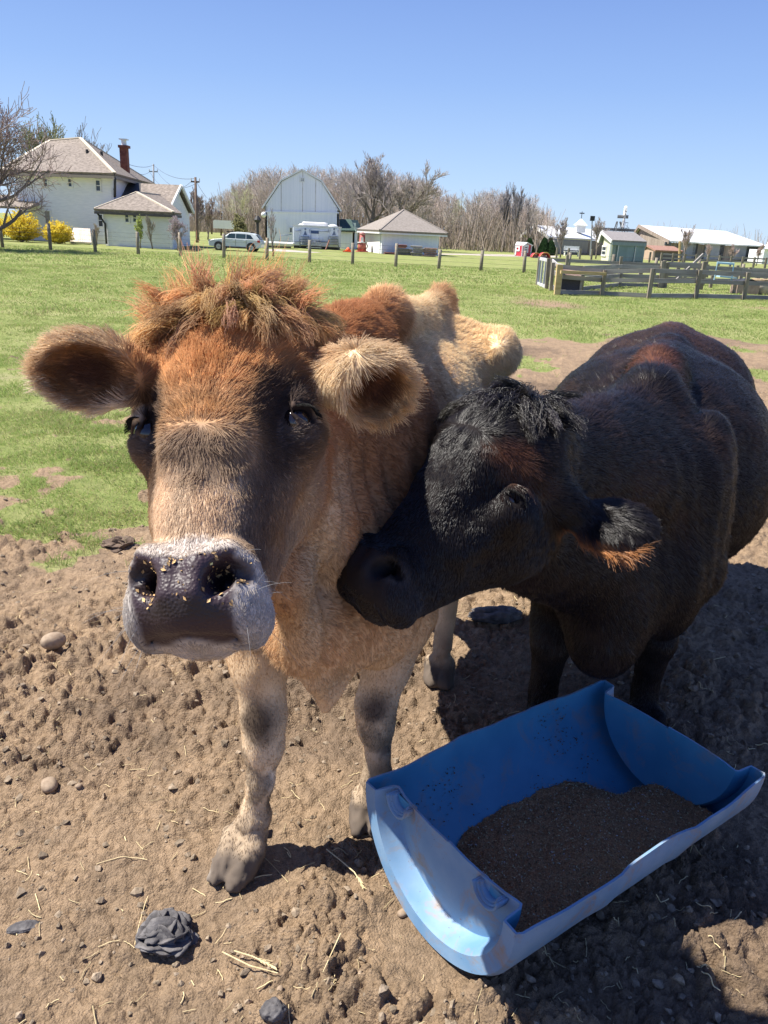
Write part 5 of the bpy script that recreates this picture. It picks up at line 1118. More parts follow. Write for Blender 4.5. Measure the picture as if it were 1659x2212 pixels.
def garage():
    a, b, c = xy(k2(1080, 756), 60.), xy(k2(1450, 762), 62.), xy(k2(962, 750), 64.5); W, Wl = Wall(a, b), Wall(c, a); root = top_empty('garage', (a+b)/2, 'small white garage with a grey pyramid roof and pallets stacked in front', 'garage')
    z = W.hit(k2(1080, 600))[2]; solid_wall('wall', W, z, M_boards, root); solid_wall('wall', Wl, z, M_boards, root); d = c+(b-a); solid_wall('wall', Wall(b, d), z, M_boards, root)
    for x0, x1 in ((972, 1012), (1016, 1074)): p, q = Wl.hit(k2(x0, 618)), Wl.hit(k2(x1, 748)); MB().box((p+q)/2+Wl.n*.04, (abs((q-p)@Wl.e), .06, abs(p[2]-q[2])), Wl.R).obj('door', M_trim, root)
    o = .45; A, B = V3(a-W.e*.4+W.n*o, z-.03), V3(b+W.e*o+W.n*o, z-.03); C, D = V3(c-W.e*.45-W.n*.3, z-.03), V3(d+W.e*o-W.n*.3, z-.03); P = zat(k2(1225, 469), 64.5)
    roof('roof', [(A, B, P), (B, D, P), (C, A, P), (D, C, P)], M_shing2, root); ridge('ridge_cap', [(A, P), (B, P)], M_shing2, root, .14)
    mb = MB().bar(A-[0, 0, .07], B-[0, 0, .07], .06, .10).bar(C-[0, 0, .07], A-[0, 0, .07], .06, .10); mb.obj('fascia', M_trim, root)
    # old pump: red post
    p = xy(k2(953, 747), 62.); pr = top_empty('red_pump', p, 'tall old red fuel pump standing at the left corner of the garage', 'fuel pump'); z = zat(k2(955, 604), 62.)[2]
    M_red = mat('faded_red_paint', (.36, .075, .06), .6, (.50, .16, .13), 4); M_gb = mat('pump_globe', (.45, .22, .20), .5)
    MB().tube([V3(p, 0), V3(p, .08)], .48, 14).obj('base', M_red, pr); MB().tube([V3(p, .08), V3(p, z*.45), V3(p, z*.5), V3(p, z*.86)], [.34, .30, .22, .20], 14).obj('column', M_red, pr, True); MB().tube([V3(p, z*.46), V3(p, z*.50)], .36, 14).obj('collar', M_trim, pr)
    MB().box(V3(p, z*.62)-[0, .22, 0], (.2, .05, .35)).obj('dial', M_trim, pr); MB().tube([V3(p, z*.86), V3(p, z*.93), V3(p, z)], [.20, .24, .10], 12).obj('globe', M_gb, pr, True); pipe('hose', [V3(p, z*.5)+[.3, -.2, 0], V3(p, z*.28)+[.45, -.2, 0], V3(p, .25)+[.3, -.3, 0]], .04, M_dark, pr)
    # traffic cone
    p = xy(k2(863, 747), 60.); cr = top_empty('traffic_cone', p, 'orange traffic cone on the grass between the trailer and garage', 'traffic cone'); MC = mat('cone_orange', (.75, .13, .04), .6)
    h = zat(k2(862, 703), 60.)[2]; MB().tube([V3(p, .04), V3(p, h)], [.27, .05], 14).obj('cone', MC, cr, True); MB().box(V3(p, .03), (.75, .75, .06)).obj('base', MC, cr); MB().tube([V3(p, h*.55), V3(p, h*.72)], [.155, .115], 14, False).obj('band', mat('cone_band', (.75, .25, .15), .6), cr)
    # pallet and lumber stacks
    rg = np.random.default_rng(8); S1 = [(1105, 1180, 735, 757, 'low scrap pile of boards left of the pallet stacks', 59.4, (.20, .10, .08)), (1170, 1275, 708, 758, 'grey pallets stacked below reddish boards, left of the middle stack', 59.2, (.22, .20, .18)), (1172, 1248, 684, 706, None, 59.2, (.30, .13, .11)), (1275, 1352, 690, 770, 'tallest stack of grey pallets in front of the garage', 58.6, (.24, .22, .20)), (1358, 1442, 703, 772, 'right-hand stack of reddish and grey pallets in front of the garage', 58.4, (.26, .17, .15))]
    cur = None
    for x0, x1, y0, y1, lb, Y, col in S1:
        p, q = zat(k2(x0, y1), Y), zat(k2(x1, y1), Y); zt, zb = zat(k2((x0+x1)/2, y0), Y)[2], max(0, zat(k2((x0+x1)/2, y1), Y)[2]) if lb is None else 0
        if lb: cur = top_empty('pallet_stack', V3((p+q)/2, 0), lb, 'pallets', 'pallet stacks in front of the garage'); 
        M_ = mat('stacked_boards', tuple(.8*c for c in col), .9, tuple(1.5*c for c in col), 6, jit=.3)
        n = max(3, int((zt-zb)/.14)); w = abs(q[0]-p[0])
        for i in range(n):
            z = zb+(i+.5)*(zt-zb)/n; cc = V3((p+q)/2, z)+[rg.normal()*.07, rg.normal()*.05, 0]; a_ = rg.normal()*.03; R = np.stack([[math.cos(a_), math.sin(a_), 0], [-math.sin(a_), math.cos(a_), 0], [0, 0, 1]])
            MB().box(cc, (w, 1.15, (zt-zb)/n*.42), R).box(cc-[0, .45, (zt-zb)/n*.4], (w*.98, .1, (zt-zb)/n*.38), R).obj('board_layer', M_, cur)
def suv():
    Y = 50.5; p0, p1 = xy(k1(1252, 950), Y), xy(k1(1562, 955), Y); L = p1[0]-p0[0]; c = (p0+p1)/2; h = zat(k1(1440, 850), Y)[2]; root = top_empty('parked_car', c, 'white crossover car parked on the grass beside the farmhouse', 'car')
    S = lambda x, z, y=0: np.array([p0[0]+x*L, c[1]+y, z*h]); M_p = mat('white_car_paint', (.62, .66, .66), .25, spec=.6); Wd = L*.40/2
    M_cg = mat('car_glass', (.015, .03, .04), .15, (.04, .07, .08), 1, spec=.4)
    low = [(0.01, .22), (.0, .40), (.03, .52), (.10, .575), (.27, .63), (.33, .655), (.95, .64), (.99, .60), (1.0, .40), (.985, .20), (.90, .17), (.12, .17)]
    cab = [(.25, .62), (.36, .86), (.42, .95), (.55, 1.0), (.78, .98), (.88, .90), (.97, .63)]
    def body(poly, w0, w1, name, m, z0, z1):
        V = []; n = len(poly)
        for s in (-1, 1):
            for x, z in poly: w = np.interp(z, [z0, z1], [w0, w1]); V.append(S(x, z, s*w))
        F = [tuple(range(n)), tuple(range(2*n-1, n-1, -1))]+[(i, i+n, (i+1) % n+n, (i+1) % n) for i in range(n)]; return MB().add(V, F).obj(name, m, root, bev=.03)
    body(low, Wd, Wd*.97, 'body', M_p, .2, .65); body(cab, Wd*.95, Wd*.74, 'cabin', M_p, .62, 1.0)
    for x0, x1, sx in ((.335, .505, .06), (.52, .70, 0), (.715, .85, -.055)):
        P = [(x0, .665), (x1, .665), (x1+(sx if sx < 0 else 0), .90 if sx >= 0 else .86), (x0+(sx if sx > 0 else 0), .90)]
        V = [S(x, z, -np.interp(z, [.62, 1.0], [Wd*.95, Wd*.74])-.012) for x, z in P]; MB().prism(V, (0, .03, 0)).obj('side_window', M_cg, root)
    V = [S(.275, .65, Wd*.85), S(.275, .65, -Wd*.85), S(.375, .88, -Wd*.72), S(.375, .88, Wd*.72)]; MB().prism(V, (-.03, 0, .02)).obj('windscreen', M_cg, root)
    V = [S(.962, .67, Wd*.8), S(.962, .67, -Wd*.8), S(.893, .89, -Wd*.68), S(.893, .89, Wd*.68)]; MB().prism(V, (.03, 0, .02)).obj('rear_window', M_cg, root)
    M_ty = mat('tyre_rubber', (.018, .018, .019), .9); M_rim = mat('alloy_rim', (.45, .46, .48), .35, metal=.7)
    for x in (.195, .805):
        for s in (-1, 1):
            w = S(x, .205, s*(Wd-.10)); t = MB().tube([w-[0, .11, 0], w+[0, .11, 0]], .205*h+.005, 22).obj('wheel', M_ty, root); r = MB().tube([w+[0, s*.10, 0], w+[0, s*.125, 0]], .135*h, 18)
            r = r.obj('rim', M_rim); r.parent = t
            ar = MB().tube([S(x, .225, s*(Wd-.02)), S(x, .225, s*(Wd+.012))], .255*h, 20).obj('wheel_arch', M_dark, root)
            for k in range(5): a = k*1.257; sp = MB().bar(w+[0, s*.13, 0], w+[math.cos(a)*.12*h, s*.13, math.sin(a)*.12*h], .02, .05).obj('spoke', M_rim); sp.parent = t
    MB().box(S(.95, .555, -Wd*.97), (.16, .05, .14)).obj('tail_light', mat('tail_red', (.5, .02, .02), .3), root); MB().box(S(.035, .50, -Wd*.9), (.22, .08, .10)).obj('headlight', M_metal, root)
    MB().bar(S(.33, .99, -Wd*.6), S(.86, .985, -Wd*.6), .05, .05).obj('roof_rail', M_dark, root); MB().box(S(.34, .70, -Wd-.05), (.14, .12, .12)).obj('mirror', M_p, root)
    MB().bar(S(.22, .19, -Wd-.005), S(.78, .19, -Wd-.005), .04, .10).obj('sill', M_dark, root)
    for x in (.49, .69): MB().box(S(x, .54, -Wd-.01), (.14, .04, .03)).obj('door_handle', M_p, root); MB().box(S(x+.025, .44, -Wd+.004), (.012, .02, .36*h)).obj('door_seam', M_dark, root)
def pole(uv_top, uv_base, Y, label, arm=None, m=None, r=.13):
    b, t = xy(uv_base, Y), zat(uv_top, Y); root = top_empty('utility_pole', b, label, 'utility pole', 'utility poles with wires'); MB().tube([V3(b, -.2), V3(b, 1)*.5+V3(b, 1)*.5, t], [r, r, r*.7], 8).obj('pole', m or M_pole, root, True)
    if arm:
        z = zat(arm[0], Y)[2]; p, q = zat(arm[0], Y), zat(arm[1], Y); z = (p[2]+q[2])/2; MB().bar(V3(p, z), V3(q, z), .1, .12).obj('crossarm', m or M_pole, root)
        for s in (0, .5, 1): MB().tube([V3(lerp(p, q, s), z), V3(lerp(p, q, s), z+.25)], .05, 6).obj('insulator', M_trim, root)
    return t
M_pole = mat('creosoted_pole', (.12, .085, .065), .9, (.19, .14, .11), 4); M_pole2 = mat('grey_pole', (.30, .31, .33), .9)
def wires():
    t0 = pole(k1(911, 446), k1(918, 900), 95, 'grey utility pole with a crossarm rising behind the farmhouse wing', (k1(886, 492), k1(935, 490)), M_pole2)
    t1 = pole(k1(1160, 524), k1(1172, 905), 66, 'dark brown utility pole with a crossarm right of the farmhouse', (k1(1135, 552), k1(1184, 551)))
    t2 = pole(k1(1312, 640), k1(1315, 905), 110, 'thin distant utility pole left of the bare woods', None, M_pole); pole(k1(1256, 708), k1(1259, 905), 120, 'short far utility pole with a crossarm between bare bushes', (k1(1240, 712), k1(1274, 712)))
    def wire(a, b, sag, name='power_line', lb=None):
        P = [lerp(a, b, t)-np.array([0, 0, sag*4*t*(1-t)]) for t in np.linspace(0, 1, 12)]; o = MB().tube(P, .016, 4).obj(name, M_wire); tag(o, lb, 'wire', 'power lines between the poles')
    wire(t0-[0, 0, .1], t1-[0, 0, .1], .5, lb='top power line sagging between the two utility poles'); wire(zat(k1(888, 492), 95), zat(k1(1137, 550), 66), 1.2, lb='lower power line from the left crossarm tips between the poles'); wire(zat(k1(933, 490), 95), zat(k1(1182, 550), 66), 1.0, lb='power line from the right crossarm tips between the poles')
    wire(t0-[0, 0, .1], zat(k1(770, 450), 62), .2, lb='upper power line running left from the grey pole behind the chimney'); wire(zat(k1(888, 492), 95), zat(k1(802, 496), 62), .2, lb='lower power line running left from the grey pole to the roof'); wire(t1-[0, 0, .2], t2-[0, 0, .2], 1.0, lb='power line descending right from the dark brown pole')
M_wire = mat('black_wire', (.04, .04, .045), .6)
# ---------------------------------------------------------------- trees and shrubs
def branches(seed, height, spread, n1=9, lv=4, up=.5, twist=.35, droop=0., start=.28, fork=3, tr=.16, split=0):
    """bare crown: returns strands (n,5,3) and radii; trunk polyline separately"""
    rg = np.random.default_rng(seed); S, Rr = [], []
    def grow_(p, d, L, r, l):
        P = [p]; dd = d.copy()
        for i in range(4): dd = N3(dd+rg.normal(size=3)*twist*.35+np.array([0, 0, up*.18-droop*.2*(lv-l)/lv])); P.append(P[-1]+dd*L/4)
        S.append(P); r1 = max(r*.45, .004); Rr.append(np.linspace(r, r1, 5))
        if l <= 0: return
        for k in range(fork+(rg.random() < .5)+(1 if l == 1 else 0)):
            t = rg.uniform(.30, 1.0); i = min(int(t*4), 3); q = lerp(P[i], P[i+1], t*4-i); ax = rg.normal(size=3); ax = N3(ax-dd*(ax@dd)); a = rg.uniform(.35, .85)*spread
            grow_(q, N3(dd*math.cos(a)+ax*math.sin(a)+np.array([0, 0, .12*up])), L*rg.uniform(.52, .78), max(r*.5, .005), l-1)
    T = [np.zeros(3)]; d = np.array([0, 0, 1.]); nT = 6
    for i in range(nT): d = N3(d+rg.normal(size=3)*.06); T.append(T[-1]+d*height*.72/nT)
    T = np.array(T); trd = np.linspace(tr, tr*.35, nT+1)
    for k in range(n1):
        t = start+(1-start)*(k+rg.random())/n1; i = min(int(t*nT), nT-1); q = lerp(T[i], T[i+1], t*nT-i); az = k*2.4+rg.random(); el = rg.uniform(.35, .9)*spread
        grow_(q, N3([math.sin(el)*math.cos(az), math.sin(el)*math.sin(az), math.cos(el)*(.6+up)]), height*(.42-.18*t)*rg.uniform(.8, 1.15), tr*(.5-.28*t), lv-1)
    grow_(T[-1], d, height*.28, tr*.33, lv-1)
    return T, trd, np.array(S), np.array(Rr)
def tree(name, seed, p, label, group, kw, col=(.22, .18, .15), twig=None, leaf=None, cat='tree', rmin=.012, leafn=3, leafr=.03):
    T, trd, S, Rr = branches(seed, **kw); f = kw['height']/np.percentile(S[..., 2], 99.7); S = S*f; T = T*f; root = empty(name, (float(p[0]), float(p[1]), 0), 0, label, cat, group)
    MB().tube(list(T), list(trd), 8).obj('trunk', M_bark, None, True).parent = root
    n = len(S); c = np.array(col)[None]*(.8+.4*np.random.default_rng(seed).random((n, 1))); tw = sm(-Rr.mean(1), -.05, -.01)[:, None]
    if twig is not None: c = c*(1-tw)+np.array(twig)*tw*(.8+.4*np.random.default_rng(seed+1).random((n, 1)))
    o = curves_obj('crown', S, np.maximum(Rr, rmin), M_twig, root, c)
    if leaf is not None:
        rg = np.random.default_rng(seed+5); k = np.where(Rr.mean(1) < max(.03, rmin*1.3))[0]; k = np.repeat(k, leafn); t = rg.integers(1, 5, len(k)); q = S[k, t]+rg.normal(size=(len(k), 3))*leafr*1.5
        d = N3r(rg.normal(size=(len(k), 3)))*leafr; C = np.array(leaf)*(.6+.8*rg.random((len(k), 1))); lf = curves_obj('leaves', np.stack([q-d, q, q+d], 1), leafr*np.array([.5, .8, .4]), M_leaf, root, C); lf['kind'] = 'stuff'
    return root
M_twig = mat_attr('twig_bark', .95); M_leaf = fur_mat('leaf_flesh', .2, .6, .4)
def tree_copy(src, p, rz, s, label=None):
    c = copy_tree(src); c.location = (float(p[0]), float(p[1]), 0); c.rotation_euler = (0, 0, rz); c.scale = (s, s, s*1.0)
    if label: c['label'] = label
    return c
def woods():
    rg = np.random.default_rng(77); kinds = []; H = 10.; g = 'bare trees of the woods behind the barn'; lb = 'bare brownish tree standing in the woods behind the barn and garage'
    for s in range(5):
        tw = [(.50, .42, .37), (.54, .45, .38), (.48, .42, .38), (.56, .45, .37), (.50, .49, .31)][s]  # pale twig tones carry the distance haze in their colour
        kinds.append(tree('bare_tree', 100+s, (0, 118, 0), lb, g, dict(height=H, spread=1.0, n1=10, lv=4, up=.45, twist=.3, start=.25, fork=3, tr=.15), (.36, .31, .27), tw, None, rmin=.013))
    spots = []
    for u in list(np.arange(490, 950, 13.5))+list(np.arange(950, 1185, 18)):
        top = np.interp(u, [480, 520, 560, 600, 760, 830, 900, 960, 1000, 1060, 1100, 1160, 1190], [405, 378, 362, 358, 362, 366, 372, 412, 418, 412, 408, 430, 460])+rg.uniform(-3, 14)
        Y = rg.uniform(92, 118); t = at(u, top, Y); spots.append((t[0], Y, t[2], u))
        Y = rg.uniform(118, 150); t = at(u+4, top+6, Y); spots.append((t[0], Y, t[2], u))
    for u in np.arange(1040, 1200, 22):
        Y = rg.uniform(100, 120); t = at(u, 440+rg.uniform(-15, 15), Y); spots.append((t[0], Y, t[2], u))
    for i, (x, y, h, u) in enumerate(spots):
        k = i % 5 if 930 < u < 1010 else i % 4
        lb_ = 'bare brownish tree in the woods '+('left of the tall barn' if u < 575 else 'straight behind the tall barn' if u < 735 else 'above the garage between the big old trees' if u < 950 else 'right of the garage' if u < 1050 else 'at the thin right end of the wood')
        if i < 5: kinds[i]['label'] = lb_; o = kinds[i]; o.location = (x, y, 0); o.scale = (h/H,)*3
        else: tree_copy(kinds[k], (x, y), rg.uniform(0, 6.28), h/H, lb_)
    # understorey scrub along the edge of the woods
    n = 6800; x0 = np.concatenate([rg.uniform(484, 1190, 5200), rg.uniform(330, 484, 1100), rg.uniform(1400, 1760, 500)]); Y = np.where((x0 > 484) & (x0 < 1200), rg.uniform(88, 160, n), rg.uniform(140, 170, n)); P = np.array([at(u, 520, y) for u, y in zip(x0, Y)]); L = rg.uniform(1.0, 5.5, n)**1.0; S = np.zeros((n, 4, 3)); S[:, 0] = P*[1, 1, 0]; d = np.stack([rg.normal(size=n)*.16, rg.normal(size=n)*.16, np.ones(n)], 1)
    for i in range(1, 4): d = d+rg.normal(size=(n, 3))*.08; S[:, i] = S[:, i-1]+d*L[:, None]/3
    o = curves_obj('scrub', S, np.array([.045, .035, .025, .015]), M_twig, None, np.array([.36, .29, .24])*(.6+.7*rg.random((n, 1)))); tag(o, 'leafless scrub filling the floor of the far woods', 'scrub', kind='stuff')
def far_trees():
    woods()
    def T(name, seed, uvb, uvt, Y, lb, kw, **k):
        b = xy(uvb, Y); h = zat(uvt, Y)[2]; kk = dict(height=h*.92, spread=.8, n1=10, lv=4, up=.6, twist=.35, start=.25, fork=3, tr=h*.018); kk.update(kw); return tree(name, seed, b, lb, None, kk, **k)
    T('bare_tree', 1, (-42, 540), (-5, 75), 36., 'big bare purplish tree spreading over the left edge in front of the farmhouse', dict(n1=22, lv=5, spread=1.15, up=.30, start=.12, fork=3, tr=.24), col=(.17, .135, .12), twig=(.33, .25, .23), rmin=.009)
    T('bare_tree', 2, k1(335, 480), k1(320, 110), 84., 'tree with olive new leaves behind the farmhouse roof', dict(n1=12), twig=(.22, .22, .11), leaf=(.27, .26, .15), leafn=1, leafr=.06, rmin=.02)
    T('bare_tree', 3, k1(480, 480), k1(480, 165), 88., 'bare grey tree rising right of the farmhouse roof peak', dict(n1=9, spread=.9), twig=(.26, .24, .23), rmin=.018)
    T('bare_tree', 4, k1(250, 480), k1(255, 130), 86., 'grey-green tree behind the left end of the farmhouse roof', dict(n1=10), twig=(.26, .25, .17), leaf=(.24, .26, .12), leafn=1, leafr=.06, rmin=.02)
    T('bare_tree', 5, k1(1180, 900), k1(1175, 572), 74., 'dense bare brown tree right of the farmhouse wing', dict(n1=14, spread=.75, up=.9, start=.08), twig=(.30, .24, .22), rmin=.015)
    T('bare_tree', 6, k1(1235, 900), k1(1235, 620), 80., 'bare brown tree beside the dark utility pole', dict(n1=12, up=.9, start=.1), twig=(.29, .23, .2), rmin=.016)
    T('shrub', 7, k1(1060, 935), k1(1050, 738), 45.5, 'greyish-pink budding plum tree in front of the farmhouse wing', dict(n1=12, spread=1.1, start=.15, tr=.08), cat='tree', twig=(.36, .30, .30), leaf=(.42, .34, .36), leafn=1, leafr=.02, rmin=.007)
    T('shrub', 8, k1(905, 930), k1(895, 738), 46.2, 'tall bare climbing shrub against the wing wall', dict(n1=8, spread=.5, up=1.2, start=.05, tr=.04), cat='shrub', twig=(.33, .29, .24), rmin=.006)
    T('shrub', 9, k1(835, 930), k1(830, 742), 46.4, 'loose shrub with yellow-green new leaves by the wing windows', dict(n1=8, spread=.6, up=1.1, start=.05, tr=.035), cat='shrub', twig=(.30, .30, .15), leaf=(.36, .42, .12), leafn=1, leafr=.03, rmin=.006)
    T('shrub', 10, k1(575, 918), k1(570, 790), 47.5, 'pale bare bush at the corner of farmhouse and wing', dict(n1=9, spread=.8, up=.7, start=.05, tr=.035), cat='shrub', twig=(.40, .33, .26), rmin=.006)
    T('shrub', 11, k1(1425, 905), k1(1425, 735), 70., 'rounded olive-green tree behind the white car', dict(n1=13, spread=.9, up=.5, start=.08, tr=.09), cat='tree', twig=(.17, .16, .08), leaf=(.22, .21, .10), leafn=2, leafr=.06, rmin=.012)
    T('bare_tree', 12, k2(1012, 735), k2(960, 30), 80., 'large old bare tree with crooked limbs between barn and garage', dict(n1=11, lv=5, spread=.85, up=.55, start=.30, tr=.30), col=(.23, .19, .155), twig=(.36, .31, .28), rmin=.013)
    T('bare_tree', 13, k2(1130, 720), k2(1310, 60), 78., 'large bare tree leaning right behind the garage roof', dict(n1=12, lv=5, spread=.95, up=.5, start=.25, tr=.30), col=(.23, .19, .155), twig=(.38, .33, .29), rmin=.013).rotation_euler = (0, .30, 0)
    T('young_tree', 14, k2(374, 752), k2(420, 425), 44., 'slender young bare tree beside a fence post in front of the barn', dict(n1=7, spread=.6, up=.9, tr=.06, start=.3, fork=2), col=(.25, .22, .20), twig=(.35, .31, .30), rmin=.007)
    T('bare_tree', 15, k3(248, 470), k3(240, 85), 96., 'tall bare tree at the right end of the woods', dict(n1=14, up=1.2, spread=.55, tr=.22), twig=(.27, .25, .25), rmin=.014)
    T('bare_tree', 16, k3(298, 472), k3(320, 75), 94., 'tallest bare tree at the right end of the woods', dict(n1=14, up=1.2, spread=.55, tr=.22), twig=(.27, .25, .25), rmin=.014)
    T('bare_tree', 17, k3(370, 472), k3(400, 155), 97., 'medium bare tree left of the grey barn gable', dict(n1=12, up=1.2, spread=.55, tr=.18), twig=(.27, .25, .25), rmin=.014)
    T('bare_tree', 18, k3(440, 470), k3(475, 232), 120., 'bare tree rising behind the grey barn gable', dict(n1=11, up=1.1, spread=.6), twig=(.28, .26, .26), rmin=.016)
    T('bare_tree', 19, k3(553, 475), k3(575, 262), 76., 'bare spring tree in front of the grey barn, left of its cupola', dict(n1=13, spread=.75, up=.7), twig=(.36, .31, .28), rmin=.011)
    T('bare_tree', 20, k3(742, 485), k3(765, 265), 78., 'bare spring tree between the cupola and the windmill', dict(n1=13, spread=.75, up=.7), twig=(.36, .31, .28), rmin=.011)
    T('bare_tree', 21, k3(1205, 505), k3(1210, 303), 78., 'bare tree in front of the long white-roofed barn', dict(n1=12, spread=.7, up=.8), twig=(.38, .31, .28), rmin=.011)
    for i, x in enumerate((1335, 1465, 1600)): T('young_tree', 22+i, k3(x, 515), k3(x+5, 412), 82., ('leftmost', 'middle', 'rightmost')[i]+' of the three small pinkish trees before the long barn', dict(n1=9, spread=.7, up=.8, tr=.06), twig=(.44, .34, .31), rmin=.010)
    for i, (x, y0, y1) in enumerate(((459, 475, 398), (495, 480, 412), (380, 480, 400))):
        b = xy(k3(x, y0), 84.); h = zat(k3(x, y1), 84.)[2]; r = empty('arborvitae', (b[0], b[1], 0), 0, ('taller dark green arborvitae by the grey barn doors', 'shorter dark green arborvitae right of the grey barn doors', 'dark evergreen half hidden behind the red hut')[i], 'tree'); rg = np.random.default_rng(i)
        n = 5000; t = rg.random(n)**1.2; a = rg.uniform(0, 6.28, n); R = .62*(1-t)**.7*np.minimum(1, t*8+.4)*(.55+.45*rg.random(n)); q = np.stack([np.cos(a)*R, np.sin(a)*R, t*h], 1); d = np.stack([np.cos(a)*.10, np.sin(a)*.10, .22+0*a], 1)
        curves_obj('foliage', np.stack([q, q+d*.5, q+d], 1), np.array([.03, .04, .015]), M_leaf, r, np.array([.035, .075, .03])*(.6+.8*rg.random((n, 1)))); MB().tube([(0, 0, 0), (0, 0, .5)], .08, 8).obj('trunk', M_bark).parent = r
    # forsythia
    for i, (u0, u1, v0, v1, lb) in enumerate(((30, 228, 722, 900, 'large arching yellow forsythia bush at the left end of the farmhouse'), (272, 425, 785, 912, 'smaller yellow forsythia bush left of the cellar hatch'), (-70, 22, 755, 895, 'yellow forsythia bush cut by the left edge of the picture'))):
        Y = 47.5; c = xy(k1((u0+u1)/2, v1), Y); w = abs(zat(k1(u1, v1), Y)[0]-zat(k1(u0, v1), Y)[0])/2; h = zat(k1((u0+u1)/2, v0), Y)[2]; rg = np.random.default_rng(40+i); r = empty('forsythia', (c[0], c[1], 0), 0, lb, 'bush')
        n = 300; a = rg.uniform(0, 6.28, n); R = w*1.25*np.sqrt(rg.random(n)); z = h*(1.0-.35*(R/w/1.25)**2)*rg.uniform(.30, 1.15, n); k = 6; t = np.linspace(0, 1, k)
        S = np.stack([np.cos(a)[:, None]*R[:, None]*t**.8, np.sin(a)[:, None]*R[:, None]*t**.8*.8, z[:, None]*(t*1.25-.30*t**3)], -1); curves_obj('stems', S, .012*(1-.6*t), M_twig, r, np.tile([.28, .20, .10], (n, 1)))
        m = 20; kk = np.repeat(np.arange(n), m); tt = rg.uniform(.25, 1, len(kk))*(k-1)*.999; ii = tt.astype(int); f = (tt-ii)[:, None]; q = S[kk, ii]*(1-f)+S[kk, ii+1]*f+rg.normal(size=(len(kk), 3))*.05; d = N3r(rg.normal(size=(len(kk), 3)))*.035
        fl = curves_obj('flowers', np.stack([q-d, q, q+d], 1), np.array([.015, .028, .012]), M_leaf, r, np.array([.86, .68, .08])*(.65+.5*rg.random((len(kk), 1)))); fl['kind'] = 'stuff'
